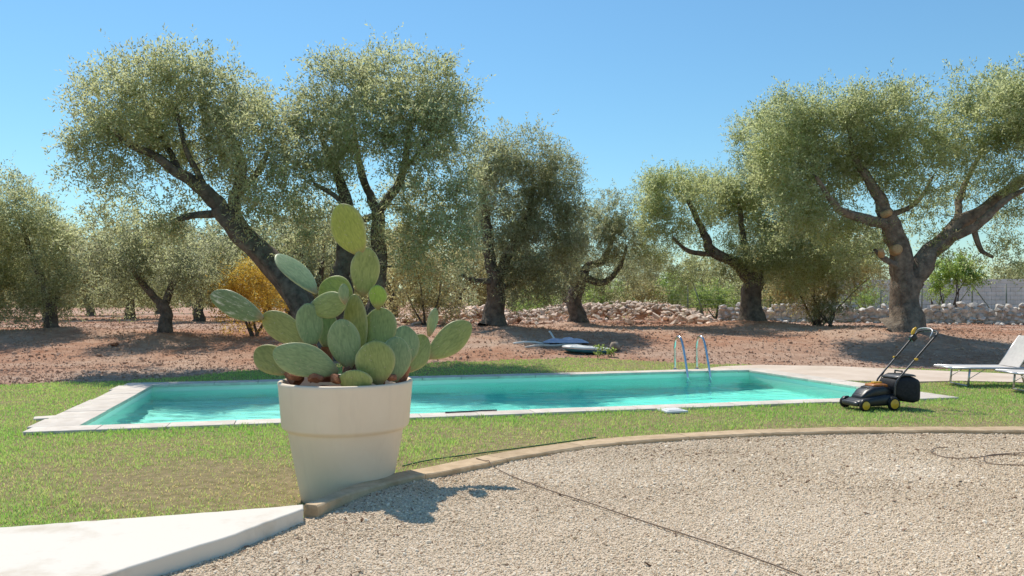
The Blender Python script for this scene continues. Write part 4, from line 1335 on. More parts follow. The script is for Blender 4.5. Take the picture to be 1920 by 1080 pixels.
HEDGE = [(700, 588, 40, 26, 'leaf_brown', 'brown green bush just left of the stone heap'), (1005, 570, 42, 24, 'leaf_green', 'green bush above the middle of the stone heap'), (1140, 556, 42, 28, 'leaf_green', 'green bush above the heap right of the grey olive'),
         (1205, 550, 40, 25, 'leaf_brown', 'olive brown bush above the right half of the stone heap'), (1255, 545, 34, 26, 'leaf_green', 'yellow green bush above the right end of the heap'), (1340, 556, 44, 28, 'leaf_green', 'leafy bush left of the mound olive trunk'),
         (1465, 548, 34, 24, 'leaf_green', 'pale green bush right of the mound olive trunk'), (1620, 555, 34, 22, 'leaf_green', 'small bush over the stone wall left of the forked trunk')]
for i, (u, v, ru, rv, lf, lab) in enumerate(HEDGE):
    d = 38.5 + (i % 3) * 0.7
    bush('shrub', lab, 'shrub', u, 590, d, [(u, v, ru, rv + 6), (u - ru * 0.5, v + 10, ru * 0.7, rv * 0.8), (u + ru * 0.5, v + 9, ru * 0.7, rv * 0.8)], M[lf], 310 + i, 'bushes behind the stone heap', clump=0.36, leaf_l=0.13, leaf_w=0.045, per=14)

# generic olives further back: two built, the others copied with all their parts
def generic_tree(seed, h, spread, leaf, label):
    r = np.random.default_rng(seed)
    base = np.array([0, 0, 0.0])
    th = h * 0.30
    paths = [[[0, 0, -0.15, 0.26], [0.05, 0, th * 0.5, 0.20], [0.0, 0.05, th, 0.19]]]
    bl = []
    for i in range(4):
        a = i * 1.57 + r.uniform(-0.4, 0.4)
        q = np.array([math.cos(a), math.sin(a), 0]) * spread * r.uniform(0.35, 0.6)
        e = np.array([q[0], q[1], h * r.uniform(0.6, 0.75)])
        paths.append([[0, 0, th * 0.9, 0.12], list(e * [0.5, 0.5, 0.75]) + [0.09], list(e) + [0.03]])
        bl.append((e, (spread * 0.5, spread * 0.5, h * 0.24), 1.0))
        bl.append((np.array([q[0] * 1.25, q[1] * 1.25, h * 0.40]), (spread * 0.42, spread * 0.42, h * 0.15), 0.8))
    bl.append((np.array([0, 0, h * 0.82]), (spread * 0.55, spread * 0.55, h * 0.17), 1.0))
    root, n = build_tree('olive_tree', label, 'tree', base, paths, bl, leaf, M['bark'], seed, clump=0.5, k=0.9, per=14, leaf_l=0.19, leaf_w=0.06, group='olive trees of the grove beyond')
    return root
def copy_thing(root):
    c = root.copy(); COL.objects.link(c)
    for ch in list(root.children):
        k = ch.copy(); COL.objects.link(k); k.parent = c
    return c
protos = [generic_tree(401, 4.6, 2.3, M['leaf_olive'], ''), generic_tree(402, 5.0, 2.6, M['leaf_dark'], ''), generic_tree(403, 4.4, 2.4, M['leaf_brown'], '')]
used = [False] * 3
FAR = [(242, 40, 0, 1.0, 'far olive tree left of the short straight trunked olive'), (372, 35, 1, 0.95, 'olive tree in the second row right of the short trunked olive'), (172, 50, 2, 1.0, 'distant olive in the gap between the two left trees'),
       (-40, 44, 1, 1.05, 'distant olive behind the tree at the left edge'), (450, 47, 1, 1.0, 'distant olive behind the yellow shrub'), (545, 42, 2, 1.0, 'olive of the grove framed by the leaning trunk'), (640, 46, 0, 1.0, 'grove olive hidden behind the forked stems'),
       (735, 40, 0, 1.0, 'grove olive behind the brownish shrub'), (860, 44, 2, 1.05, 'brownish grove olive left of the upright olive trunk'), (965, 48, 0, 1.0, 'grove olive behind the upright olive crown'), (1060, 56, 1, 1.0, 'far olive behind the smaller grey olive'),
       (1385, 58, 0, 0.9, 'far olive behind the mound olive trunk'), (1500, 50, 2, 0.95, 'brownish far olive above the brownish bush tree'), (1600, 62, 1, 0.9, 'far olive left of the forked trunk beyond the block wall'), (1905, 60, 0, 0.85, 'far olive above the block wall at the right edge'), (300, 58, 0, 1.0, 'deep grove olive seen above the short trunked olive'), (600, 36, 1, 1.05, 'dark grove olive between the leaning trunk and forked stems'), (1450, 40, 0, 0.85, 'grove olive in front of the fence right of the mound olive'), (90, 38, 2, 1.05, 'second row olive right of the tree at the left edge'), (1195, 52, 1, 0.9, 'far olive over the right half of the stone heap'), (1310, 49, 0, 0.85, 'far olive behind the low branch of the mound olive'), (500, 38, 0, 1.0, 'grove olive right behind the yellow shrub'), (680, 52, 2, 1.05, 'deep grove olive right of the forked stems')]
for i, (u, d, k, s, lab) in enumerate(FAR):
    o = copy_thing(protos[k]) if used[k] else protos[k]
    used[k] = True
    X = (u - 960) / FPX * d
    o.location = (X, d, float(height(X, d)) - 0.02)
    o.rotation_euler = (0, 0, i * 1.9)
    o.scale = (s, s, s)
    o['label'] = lab

# the hazy line of far trees along the horizon, one mass
def treeline():
    r = np.random.default_rng(77)
    blobs = []
    for i in range(90):
        x = r.uniform(-105, 105); y = r.uniform(110, 135)
        hh = r.uniform(2.0, 3.2)
        blobs.append((np.array([x, y, 0.55 + hh * 0.55]), (r.uniform(2.5, 5), 1.6, hh * 0.6), 1.0))
    cl = clumps_in(blobs, r, 0.9, 1.1)
    V, F, T = leaf_cloud(cl, r, 6, 0.55, 0.28, L=8)
    V[:, 2] = np.maximum(V[:, 2], 0.5)
    me = mesh_np('treeline', V, F)
    a = me.attributes.new('tint', 'FLOAT', 'FACE'); a.data.foreach_set('value', T.astype(np.float32))
    tag(link('far_treeline', me, M['leaf_dark']), 'low line of far trees along the horizon', 'trees', kind='stuff')
treeline()

# ------------------------------------------------------------------ stone heap and dry stone wall
ROCKS = [rock_mesh('stone', 500 + i, (1, 0.8, 0.62), 13) for i in range(14)]
def stone_child(root, loc, s, rot, mat, rr, squash=1.0):
    me = ROCKS[int(rr.integers(len(ROCKS)))]
    return me

def place_stone(root, meshes, loc, s, rot):
    o = bpy.data.objects.new('stone', meshes)
    COL.objects.link(o)
    o.parent = root
    o.location = [float(a) for a in (np.array(loc) - np.array(root.location))]
    o.scale = [float(a) for a in s]
    o.rotation_euler = rot
    return o

def joined_stones(name, meshes, items, mat, root):
    V, F, off = [], [], 0
    for mi, loc, s, rot in items:
        me = meshes[mi]
        co = np.array([v.co[:] for v in me.vertices]) * np.array(s)
        R = np.array(Matrix.Rotation(rot[2], 3, 'Z') @ Matrix.Rotation(rot[1], 3, 'Y') @ Matrix.Rotation(rot[0], 3, 'X'))
        V.append(co @ R.T + np.array(loc) - np.array(root.location))
        F.append(np.array([[v for v in p.vertices] for p in me.polygons]) + off)
        off += len(co)
    o = link(name, mesh_np(name, np.vstack(V), np.vstack(F)), mat, root)
    o['kind'] = 'stuff'
    return o

def tri_meshes(seed0, size, n, mat, count=14):
    out = []
    for i in range(count):
        me = rock_mesh('stone', seed0 + i, size, n)
        bm = bmesh.new(); bm.from_mesh(me); bmesh.ops.triangulate(bm, faces=bm.faces); bm.to_mesh(me); bm.free()
        me.materials.append(mat)
        out.append(me)
    return out

def heap():
    r = np.random.default_rng(51)
    ms = tri_meshes(520, (1, 0.72, 0.5), 13, M['rubble'])
    d0 = 32.5
    x0, x1 = (742 - 960) / FPX * d0, (1335 - 960) / FPX * d0
    root = empty('stone_heap', ((x0 + x1) / 2, d0, float(height((x0 + x1) / 2, d0))))
    tag(root, 'long low heap of pinkish broken stones behind the olive trunks', 'stone heap')
    prof_u = [735, 760, 800, 850, 900, 960, 1000, 1040, 1080, 1130, 1180, 1230, 1270, 1310, 1345]
    prof_v = [603, 592, 581, 577, 575, 586, 582, 573, 570, 569, 567, 569, 574, 588, 602]
    items = []
    for i in range(1500):
        x = r.uniform(x0 - 0.2, x1 + 0.2)
        u = x / d0 * FPX + 960
        top = max(0.06, EYE - (np.interp(u, prof_u, prof_v) - HOR) / FPX * d0 - 0.55)
        w = 1.5 * min(1, top / 0.5) + 0.3
        y = r.normal(0, 0.5) * w
        g = max(0.0, 1 - (abs(y) / (w * 1.25)) ** 1.4)
        s = np.clip(0.16 * np.exp(0.35 * r.standard_normal()), 0.07, 0.32)
        z = 0.55 + top * g - s * 0.35 + 0.05 * r.standard_normal() * top
        z = max(z, 0.55 + s * 0.12)
        items.append((int(r.integers(14)), (x, d0 + y, z), (s * r.uniform(0.9, 1.5), s, s * r.uniform(0.7, 1.1)), (r.uniform(-0.7, 0.7), r.uniform(-0.7, 0.7), r.uniform(0, 6.28))))
    # the ones on the near slope, largest first, are pieces of their own
    score = [it[2][0] * (1.6 if it[1][1] < d0 + 0.1 else 0.2) for it in items]
    order = np.argsort(score)[::-1]
    for i in order[:300]:
        mi, loc, s, rot = items[i]
        place_stone(root, ms[mi], loc, s, rot)
    joined_stones('small_stones', ms, [items[i] for i in order[300:]], M['rubble'], root)
heap()

def dry_wall():
    r = np.random.default_rng(52)
    ms = tri_meshes(560, (0.5, 0.5, 0.5), 18, M['wallstone'])
    A = np.array(P(1345, 0, 35.5)[:2]); B = np.array(P(2010, 0, 30.0)[:2])
    L = np.linalg.norm(B - A); t = (B - A) / L; nr = np.array([-t[1], t[0]]); ang = math.atan2(t[1], t[0])
    mid = (A + B) / 2
    root = empty('dry_stone_wall', (mid[0], mid[1], 0.55))
    tag(root, 'low grey dry stone wall along the right background', 'stone wall')
    items = []
    z = 0.0
    row = 0
    while z < 0.74:
        hh = r.uniform(0.13, 0.19)
        s = -0.1 + (row % 2) * 0.12 + r.uniform(0, 0.2)
        while s < L:
            w = r.uniform(0.20, 0.42)
            q = A + t * (s + w / 2) + nr * r.normal(0, 0.03)
            top = 0.72 + 0.08 * float(fnoise(np.array(s * 0.5), np.array(1.0), 8, 2)) + 0.08 * (s / L)
            if z < top and not (z > 0.5 and r.random() < 0.3):
                items.append((int(r.integers(14)), (q[0], q[1], 0.53 + z + hh / 2 + r.normal(0, 0.03)), (w * 1.28, 0.46, hh * r.uniform(1.3, 1.75)), (r.normal(0, 0.10), r.normal(0, 0.12), ang + r.normal(0, 0.10))))
            s += w
        z += hh * 0.98
        row += 1
    for i in range(40):        # stones slipped from the wall
        s = r.uniform(0, L); q = A + t * s - nr * r.uniform(0.3, 1.1); k = r.uniform(0.06, 0.14)
        items.append((int(r.integers(14)), (q[0], q[1], float(height(q[0], q[1])) + k * 0.4), (2 * k, 1.6 * k, 1.3 * k), (r.normal(0, .3), r.normal(0, .3), r.uniform(0, 6))))
    core = MB().box((0, 0, 0.30), (L - 0.1, 0.12, 0.52)).build('core', M['wallstone'], root)
    core.rotation_euler.z = ang
    vis = [(it[2][0] * (1.5 if it[1][0] > 8.5 else 1.0), i) for i, it in enumerate(items)]
    order = [i for _, i in sorted(vis, reverse=True)]
    for i in order[:300]:
        mi, loc, s, rot = items[i]
        place_stone(root, ms[mi], loc, s, rot)
    if len(order) > 300:
        joined_stones('small_stones', ms, [items[i] for i in order[300:]], M['wallstone'], root)
dry_wall()

# pale block wall far behind the fence
def block_wall():
    A = np.array(P(1478, 0, 50)[:2]); B = np.array(P(2000, 0, 47)[:2])
    L = np.linalg.norm(B - A); t = (B - A) / L; ang = math.atan2(t[1], t[0])
    root = empty('block_wall', (A[0], A[1], 0.5), ang)
    tag(root, 'pale concrete block wall far behind the wire fence', 'wall')
    bw, bh = 0.52, 0.255
    me = MB().box((0, 0, 0), (bw - 0.012, 0.2, bh - 0.012), 0, 0.004)
    proto = me.build('block', M['block'], root)
    first = True
    r = np.random.default_rng(3)
    for row in range(9):
        k = 0
        while True:
            x = (k + 0.5 * (row % 2)) * bw
            if x > L: break
            o = proto if first else proto.copy()
            if not first: COL.objects.link(o)
            first = False
            o.parent = root
            o.location = (x, r.normal(0, 0.002), bh * (row + 0.5))
            k += 1
    MB().box((L / 2, 0.02, bh * 4.5), (L, 0.14, bh * 9 - 0.02)).build('mortar_core', M['block'], root)
block_wall()

# wire fence above the stone wall
def fence():
    A = np.array(P(1225, 0, 38)[:2]); B = np.array(P(2000, 0, 36)[:2])
    L = np.linalg.norm(B - A); t = (B - A) / L
    root = empty('wire_fence', (A[0], A[1], 0.5), math.atan2(t[1], t[0]))
    tag(root, 'thin green wire mesh fence with slim posts behind the stone wall', 'fence')
    H = 1.75
    for u in (1293, 1430, 1500, 1605, 1662, 1738, 1830, 1892, 1960):
        x = np.interp(u, [1225, 2000], [0, L])
        MB().tube([(x, 0, 0), (x, 0, H)], 0.030, 8).build('post', M['postgreen'], root)
    for sgn in (-1, 1):
        x = np.interp(1830, [1225, 2000], [0, L])
        MB().tube([(x, 0.0, H - 0.02), (x + sgn * 0.88, 0, 0.45)], 0.024, 8).build('brace', M['postgreen'], root)
    x = np.interp(1293, [1225, 2000], [0, L])
    MB().tube([(x + 0.3, 0.0, H - 0.1), (x + 0.75, 0, 0.3)], 0.024, 8).build('brace', M['postgreen'], root)
    for k in range(7):
        z = 0.35 + k * 0.225
        MB().tube([(0, 0.035, z), (L, 0.035, z)], 0.005, 4, False).build('wire', M['wire'], root)
    mb = MB()
    n = int(L / 0.16)
    for i in range(n):
        mb.tube([(i * L / n, 0.04, 0.35), (i * L / n, 0.04, 1.7)], 0.0028, 3, False)
    mb.build('wire_mesh', M['wire'], root)['kind'] = 'stuff'
fence()

# ------------------------------------------------------------------ things lying on the soil
def pool_shell():
    q = on_ground(1099, 662)
    q[2] = float(height(q[0], q[1]))
    root = empty('oval_float', q, 0.12)
    tag(root, 'pale oval board with dark teal underside lying on the soil', 'board')
    n = 40
    def ring(k, z):
        return [(0.62 * k * math.copysign(abs(math.cos(a)) ** 0.8, math.cos(a)), 0.36 * k * math.copysign(abs(math.sin(a)) ** 0.8, math.sin(a)), z + 0.035 * math.cos(a) * -1) for a in [2 * math.pi * i / n for i in range(n)]]
    def loft(rings, name, mat, cap=True):
        vs = [p for r_ in rings for p in r_]; fs = []
        for j in range(len(rings) - 1):
            for i in range(n):
                k = (i + 1) % n
                fs.append((j * n + i, j * n + k, (j + 1) * n + k, (j + 1) * n + i))
        fs.append(tuple(reversed(range(n)))); fs.append(tuple(range((len(rings) - 1) * n, len(rings) * n)))
        MB().add(vs, fs, True).build(name, mat, root)
    loft([ring(0.80, 0.02), ring(0.92, 0.06), ring(0.97, 0.10)], 'underside', M['teal'])
    loft([ring(0.975, 0.104), ring(1.0, 0.125), ring(0.98, 0.15), ring(0.85, 0.17), ring(0.4, 0.185)], 'top_shell', M['white'])
pool_shell()

def lying_pole(label, a, b, rad, mat, lift=0.0, bow=0.0):
    p, q = on_ground(*a), on_ground(*b)
    pts = []
    for t in np.linspace(0, 1, 14):
        s = p * (1 - t) + q * t
        s[2] = float(height(s[0], s[1])) + rad + lift * math.sin(math.pi * t) + bow * t
        pts.append(s)
    root = MB().tube([x - pts[0] for x in pts], rad, 8).build('pole', mat)
    root.location = pts[0]
    tag(root, label, 'pole', 'pale poles on the soil')
lying_pole('longest pale pole lying beside the teal board', (985, 654), (1090, 648), 0.032, M['pole'], 0.02)
lying_pole('straight grey pole lying nearest the upright olive trunk', (962, 646), (1030, 647), 0.03, M['white'], 0.02)
lying_pole('short bent white pipe resting over the lavender tarp', (1044, 646), (1030, 633), 0.028, M['white'], 0.02, 0.14)

def tarp():
    q = on_ground(1060, 643)
    r = np.random.default_rng(5)
    nx, ny = 34, 12
    xs, ys = np.linspace(-0.6, 0.6, nx), np.linspace(-0.5, 0.5, ny)
    X, Y = np.meshgrid(xs, ys)
    e = np.clip(1 - (np.abs(X) / 0.6) ** 3, 0, 1) * np.clip(1 - (np.abs(Y) / 0.5) ** 2.5, 0, 1)
    Z = 0.015 + e * (0.09 + 0.05 * fnoise(X * 4 + 7, Y * 3, 61) + 0.03 * np.sin(X * 17 + Y * 6))
    Xw = X * (1 + 0.06 * fnoise(Y * 4, X * 2, 63))
    top = np.stack([Xw, Y, Z], -1).reshape(-1, 3)
    idx = np.arange(nx * ny).reshape(ny, nx)
    F = np.stack([idx[:-1, :-1], idx[:-1, 1:], idx[1:, 1:], idx[1:, :-1]], -1).reshape(-1, 4)
    bot = top.copy(); bot[:, 2] = 0.0
    V = np.vstack([top, bot]); F = np.vstack([F, F[:, ::-1] + nx * ny])
    o = link('folded_tarp', mesh_np('folded_tarp', V, F, True), M['tarp'])
    o.location = (q[0], q[1], float(height(q[0], q[1])) + 0.01)
    tag(o, 'crumpled lavender and white tarp heaped on the soil', 'tarp')
tarp()

q = on_ground(1153, 658)
o = link('boulder', rock_mesh('boulder', 71, (0.17, 0.15, 0.145), 60), M['boulder'])
o.data.polygons.foreach_set('use_smooth', [True] * len(o.data.polygons))
o.location = (q[0], q[1], float(height(q[0], q[1])) + 0.11)
tag(o, 'rounded brown boulder at the right end of the teal board', 'boulder')

q = on_ground(213, 649)
o = link('clod', rock_mesh('clod', 72, (0.17, 0.10, 0.07), 20), M['redrock'])
o.location = (q[0], q[1], float(height(q[0], q[1])) + 0.04)
tag(o, 'single red clod on the bare soil left of the short olive', 'clod')

def weed(u, v, label, h, seed):
    q = on_ground(u, v); q[2] = float(height(q[0], q[1]))
    root = empty('weed', q); tag(root, label, 'weed', 'weeds at the lawn edge')
    r = np.random.default_rng(seed)
    for s in range(4):
        a = r.uniform(0, 6.28); top = np.array([math.cos(a) * h * 0.4, math.sin(a) * h * 0.4, h * r.uniform(0.7, 1)])
        MB().tube([(0, 0, -0.02), top * 0.6 + [0, 0, 0.02], top], [0.006, 0.004, 0.002], 5).build('stem', M['twig'], root)
    cl = np.array([[r.normal(0, h * 0.22), r.normal(0, h * 0.22), h * r.uniform(0.2, 0.9), h * 0.25, 0, 0, 1] for _ in range(7)])
    V, F, T = leaf_cloud(cl, r, 5, 0.06, 0.03, L=5)
    V[:, 2] = np.maximum(V[:, 2], 0.0)
    me = mesh_np('leaves', V, F); at = me.attributes.new('tint', 'FLOAT', 'FACE'); at.data.foreach_set('value', T.astype(np.float32))
    link('leaves', me, M['leaf_green'], root)
weed(1122, 672, 'small pale weed growing in front of the teal board', 0.28, 81)
weed(1146, 668, 'tiny weed growing just below the brown boulder', 0.18, 82)

# ------------------------------------------------------------------ hose, cables
def ground_line(name, label, cat, pts, rad, mat, zf):
    path = smooth_path([list(p) for p in pts], 0.06)
    path[:, 2] = zf(path[:, 0], path[:, 1]) + rad
    b = path[0].copy()
    o = MB().tube(path - b, rad, 6).build(name, mat)
    o.location = b
    return tag(o, label, cat)
def lawn_z(x, y): return height(x, y) + 0.014
ground_line('garden_hose', 'thin green garden hose in the grass right of the planter', 'hose', [PZ(755, 866, 0.03), PZ(800, 859, 0.03), PZ(870, 851, 0.03), PZ(960, 840, 0.03), PZ(1050, 828, 0.03), PZ(1120, 818, 0.03)], 0.0065, M['hose'], lawn_z)
def yard_z(x, y):
    k = kerb_y(x) - y
    t = np.interp(x, KERB[:, 0], KERB[:, 2])
    return np.where(k < 0.36, t + 0.004, gravel_z(x, y) + 0.012 + (t - GRAVEL_Z) * np.clip(1 - (k - 0.36) / 0.12, 0, 1))
ground_line('cable', 'thin brown cable running diagonally across the gravel to the kerb', 'cable', [PZ(893, 860, 0.08), PZ(925, 880, 0.03), PZ(965, 902, 0.02), PZ(1020, 922, 0.02), PZ(1100, 946, 0.02), PZ(1200, 979, 0.02), PZ(1310, 1016, 0.02), PZ(1400, 1047, 0.02), PZ(1510, 1088, 0.02), PZ(1600, 1130, 0.02)], 0.0042, M['cable'], yard_z)
ground_line('cable', 'loosely coiled grey cable on the gravel at the right edge', 'cable', [PZ(1775, 842, 0.02), PZ(1757, 843, 0.02), PZ(1745, 849, 0.02), PZ(1762, 858, 0.02), PZ(1790, 862, 0.02), PZ(1830, 861, 0.02), PZ(1880, 856, 0.02), PZ(1935, 858, 0.02), PZ(1980, 866, 0.02), PZ(1945, 875, 0.02), PZ(1890, 875, 0.02), PZ(1856, 872, 0.02), PZ(1845, 864, 0.02), PZ(1860, 856, 0.02), PZ(1960, 850, 0.02)], 0.0042, M['cable'], yard_z)
ground_line('cord', 'dark cord lying along the near coping right of the planter', 'cord', [pool_pt(4.22, -0.08, 0.05), pool_pt(4.5, -0.06, 0.05), pool_pt(4.7, -0.02, 0.05), pool_pt(4.9, -0.03, 0.05)], 0.010, M['cord'], lambda x, y: np.full(np.shape(x), 0.04))

# white chip of stone at the planter's foot
q = PZ(748, 888, 0.02)
o = link('stone_chip', rock_mesh('stone_chip', 73, (0.06, 0.035, 0.018), 18), M['coping'])
o.location = (q[0], q[1], float(height(q[0], q[1])) + 0.02)
tag(o, 'flat white stone chip at the right foot of the planter', 'stone')

# ------------------------------------------------------------------ lawn mower
def build_mower():
    c = PZ(1640, 772, 0.0)
    fwd = math.atan2(-0.22, -0.975)
    root = empty('lawn_mower', (c[0] + 0.03, c[1] + 0.20, 0.012), fwd)
    tag(root, 'black electric lawn mower with yellow wheels and grass box on the lawn', 'lawn mower')
    # local: +x forward, +y to the mower's left (towards the camera), z up
    def loft(secs, name, mat, parent=root, smooth=True, n=24, ex=0.55):
        vs, fs = [], []
        for (x, hw, z0, z1, cy) in secs:
            for i in range(n):
                a = 2 * math.pi * i / n
                ca, sa = math.cos(a), math.sin(a)
                vs.append((x, cy + hw * math.copysign(abs(ca) ** ex, ca), (z0 + z1) / 2 + (z1 - z0) / 2 * math.copysign(abs(sa) ** ex, sa)))
        for j in range(len(secs) - 1):
            for i in range(n):
                k = (i + 1) % n
                fs.append((j * n + i, (j + 1) * n + i, (j + 1) * n + k, j * n + k))
        fs.append(tuple(range(n))); fs.append(tuple(reversed(range((len(secs) - 1) * n, len(secs) * n))))
        return MB().add(vs, fs, smooth).build(name, mat, parent)
    loft([(-0.27, 0.17, 0.06, 0.20, 0), (-0.25, 0.19, 0.05, 0.22, 0), (-0.10, 0.195, 0.045, 0.215, 0), (0.08, 0.19, 0.045, 0.19, 0), (0.20, 0.18, 0.05, 0.16, 0), (0.27, 0.16, 0.06, 0.13, 0), (0.285, 0.13, 0.07, 0.12, 0)], 'deck', M['black'])
    hood = loft([(-0.24, 0.11, 0.17, 0.27, 0), (-0.22, 0.135, 0.16, 0.30, 0), (-0.10, 0.15, 0.15, 0.325, 0), (0.03, 0.145, 0.14, 0.31, 0), (0.13, 0.13, 0.13, 0.26, 0), (0.20, 0.11, 0.12, 0.19, 0), (0.22, 0.09, 0.12, 0.165, 0)], 'motor_hood', M['black'])
    for i in range(6):
        t = i / 5
        x = 0.075 + 0.10 * t; z = 0.292 - 0.085 * t
        o = MB().box((0, 0, 0), (0.012, 0.16 - 0.03 * t, 0.016), 0, 0.003).build('vent_slat', M['greytube'], hood)
        o.location = (x, 0, z); o.rotation_euler.y = 0.7
    loft([(-0.21, 0.085, 0.285, 0.318, 0), (-0.19, 0.105, 0.288, 0.334, 0), (-0.09, 0.115, 0.30, 0.346, 0), (0.00, 0.10, 0.30, 0.336, 0), (0.03, 0.07, 0.295, 0.32, 0)], 'top_cover', M['orange'], hood)
    MB().box((-0.10, 0, 0.352), (0.13, 0.06, 0.016), 0, 0.006).build('carry_handle', M['yellow'], hood)
    loft([(0.265, 0.15, 0.05, 0.115, 0), (0.29, 0.165, 0.05, 0.125, 0), (0.315, 0.16, 0.055, 0.12, 0), (0.33, 0.13, 0.065, 0.105, 0)], 'bumper', M['greytube'])
    for x, rr in ((0.23, 0.075), (-0.20, 0.085)):
        for sgn in (-1, 1):
            w = MB().lathe([(rr * 0.55, -0.026), (rr * 0.93, -0.026), (rr, -0.016), (rr, 0.016), (rr * 0.93, 0.026), (rr * 0.55, 0.026)], 28, axis='y', closed=True).build('wheel', M['rubber'], root)
            w.location = (x, sgn * 0.205, rr)
            MB().lathe([(0.0, sgn * 0.036), (rr * 0.25, sgn * 0.036), (rr * 0.34, sgn * 0.028), (rr * 0.68, sgn * 0.030), (rr * 0.74, sgn * 0.0265)], 24, axis='y').build('hub_cap', M['yellow'], w)
            loft([(x - rr * 0.95, 0.026, rr * 1.2, rr * 1.55, sgn * 0.19), (x - rr * 0.4, 0.03, rr * 1.45, rr * 2.12, sgn * 0.19), (x + rr * 0.4, 0.03, rr * 1.45, rr * 2.10, sgn * 0.19), (x + rr * 0.95, 0.026, rr * 1.1, rr * 1.5, sgn * 0.19)], 'wheel_arch', M['black'])
    box = loft([(-0.64, 0.15, 0.12, 0.36, 0), (-0.625, 0.185, 0.09, 0.40, 0), (-0.56, 0.20, 0.075, 0.43, 0), (-0.40, 0.195, 0.10, 0.44, 0), (-0.28, 0.18, 0.17, 0.40, 0), (-0.25, 0.16, 0.20, 0.36, 0)], 'grass_box', M['boxcloth'], ex=0.42)
    loft([(-0.60, 0.14, 0.425, 0.448, 0), (-0.56, 0.165, 0.43, 0.462, 0), (-0.40, 0.165, 0.435, 0.466, 0), (-0.28, 0.14, 0.405, 0.43, 0)], 'lid', M['greytube'], box)
    MB().tube([(-0.44, -0.07, 0.463), (-0.44, -0.07, 0.50), (-0.44, 0.07, 0.50), (-0.44, 0.07, 0.463)], 0.011, 8).build('box_handle', M['black'], box)
    # handle bars
    top = (-0.86, 0.985)
    for sgn in (-1, 1):
        y = sgn * 0.185
        MB().tube(smooth_path([(-0.235, y, 0.18), (-0.24, y, 0.30), (-0.255, y, 0.36), (-0.30, y, 0.42), (-0.56, y * 1.02, 0.68)], 0.03), 0.0125, 10).build('lower_bar', M['greytube'], root)
        MB().tube(smooth_path([(-0.53, y * 1.02, 0.652), (-0.70, y * 1.03, 0.82), (-0.80, y * 1.04, 0.92), (-0.85, y * 1.04, 0.965)], 0.04), 0.014, 10).build('upper_bar', M['black'], root)
        MB().box((-0.545, y * 1.02 + sgn * 0.018, 0.668), (0.045, 0.03, 0.03), 0, 0.008).build('clamp', M['yellow'], root)
    MB().tube(smooth_path([(-0.85, -0.192, 0.965), (-0.89, -0.185, 1.005), (-0.915, -0.14, 1.03), (-0.925, 0, 1.04), (-0.915, 0.14, 1.03), (-0.89, 0.185, 1.005), (-0.85, 0.192, 0.965)], 0.03), 0.0145, 10).build('grip_bar', M['black'], root)
    MB().tube(smooth_path([(-0.80, -0.15, 0.95), (-0.845, -0.15, 1.03), (-0.865, -0.10, 1.065), (-0.87, 0.0, 1.075), (-0.865, 0.10, 1.065), (-0.845, 0.15, 1.03), (-0.80, 0.15, 0.95)], 0.03), 0.007, 8).build('bail_bar', M['alu'], root)
    sw = MB().box((0, 0, 0), (0.09, 0.075, 0.085), 0, 0.018).build('switch_box', M['black'], root)
    sw.location = (-0.80, -0.165, 0.935); sw.rotation_euler.y = 0.75
    lv = MB().tube(smooth_path([(-0.795, -0.165, 0.975), (-0.80, -0.165, 1.02), (-0.83, -0.165, 1.065), (-0.85, -0.16, 1.085)], 0.02), [0.022] * 2 + [0.02] * 0, 8) if False else MB().tube([(-0.795, -0.165, 0.965), (-0.80, -0.165, 1.01), (-0.822, -0.165, 1.05), (-0.85, -0.16, 1.075)], [0.020, 0.024, 0.022, 0.013], 10)
    lv.build('safety_lever', M['yellow'], root)
    MB().tube(smooth_path([(-0.80, -0.19, 0.90), (-0.70, -0.215, 0.80), (-0.56, -0.215, 0.65), (-0.40, -0.205, 0.50), (-0.27, -0.16, 0.34), (-0.20, -0.08, 0.31)], 0.05), 0.006, 6).build('power_cable', M['black'], root)
    return root
build_mower()

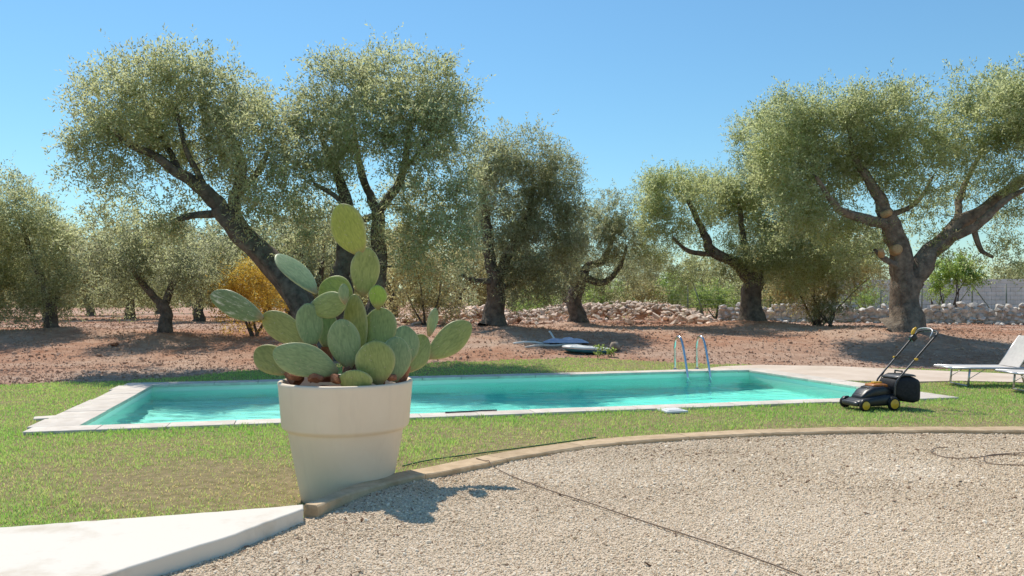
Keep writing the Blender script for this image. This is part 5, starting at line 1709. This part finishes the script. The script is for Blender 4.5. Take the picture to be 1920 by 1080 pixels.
# ------------------------------------------------------------------ sun loungers
def build_lounger(label, x, y, rz):
    root = empty('sun_lounger', (x, y, 0.012), rz)
    tag(root, label, 'sun lounger', 'sun loungers on the lawn')
    # local: x from foot to head, y across
    Lb, w, z = 1.12, 0.30, 0.315
    for s in (-1, 1):
        MB().tube([(0.0, s * w, z), (0.6, s * w, z - 0.002), (1.95, s * w, z)], 0.018, 10).build('side_rail', M['alu'], root)
    MB().tube([(0.0, -w, z), (0.0, w, z)], 0.016, 10).build('end_rail', M['alu'], root)
    MB().tube([(1.95, -w, z), (1.95, w, z)], 0.016, 10).build('end_rail', M['alu'], root)
    nx, ny = 14, 6
    vs, fs = [], []
    for top in (0.012, 0.006):
        for i in range(nx + 1):
            for j in range(ny + 1):
                t, u = i / nx, j / ny * 2 - 1
                vs.append((0.015 + t * (Lb - 0.02), u * (w - 0.004), z + top - 0.018 * (1 - u * u) * (0.4 + 0.6 * math.sin(math.pi * t))))
    st = (nx + 1) * (ny + 1)
    for i in range(nx):
        for j in range(ny):
            a = i * (ny + 1) + j
            fs.append((a, a + ny + 1, a + ny + 2, a + 1)); fs.append((st + a, st + a + 1, st + a + ny + 2, st + a + ny + 1))
    MB().add(vs, fs, True).build('seat_sling', M['sling'], root)
    # raised back
    hx, ang, bl = Lb + 0.0, math.radians(56), 0.62
    bx, bz = math.cos(ang), math.sin(ang)
    bk = None
    vs, fs = [], []
    for top in (0.010, 0.0):
        for i in range(nx + 1):
            for j in range(ny + 1):
                t, u = i / nx, j / ny * 2 - 1
                d = t * bl
                sag = top - 0.03 * (1 - u * u) * math.sin(math.pi * t)
                vs.append((hx + d * bx - sag * bz, u * (w - 0.02), z + 0.01 + d * bz + sag * bx))
    for i in range(nx):
        for j in range(ny):
            a = i * (ny + 1) + j
            fs.append((a, a + ny + 1, a + ny + 2, a + 1)); fs.append((st + a, st + a + 1, st + a + ny + 2, st + a + ny + 1))
    bk = MB().add(vs, fs, True).build('back_sling', M['sling'], root)
    MB().tube([(hx, -w + 0.015, z + 0.01), (hx + bl * bx, -w + 0.015, z + 0.01 + bl * bz), (hx + bl * bx, w - 0.015, z + 0.01 + bl * bz), (hx, w - 0.015, z + 0.01)], 0.014, 8).build('back_frame', M['alu'], bk)
    for s in (-1, 1):
        MB().tube([(hx + bl * 0.55 * bx, s * (w - 0.03), z + bl * 0.55 * bz), (hx + 0.42, s * (w - 0.03), z)], 0.009, 8).build('back_strut', M['alu'], root)
    for x0, x1 in ((0.30, 0.27), (1.45, 1.55)):
        for s in (-1, 1):
            MB().tube([(x0, s * (w - 0.02), z), (x1, s * (w - 0.02), 0.016)], 0.017, 8).build('leg', M['alu'], root)
            MB().tube([(x0 + (0.28 if x0 < 1 else -0.28), s * (w - 0.02), z), (x1 + (0.01 if x0 < 1 else -0.01), s * (w - 0.02), 0.13)], 0.006, 6).build('leg_brace', M['alu'], root)
        MB().tube([(x1, -w + 0.02, 0.018), (x1, w - 0.02, 0.018)], 0.015, 8).build('foot_bar', M['alu'], root)
    return root
build_lounger('pale sling sun lounger with raised back behind the mower on the right lawn', 7.40, 13.55, -0.02)
build_lounger('nearest lounger showing only its foot end at the right edge', 7.86, 12.55, -0.04)
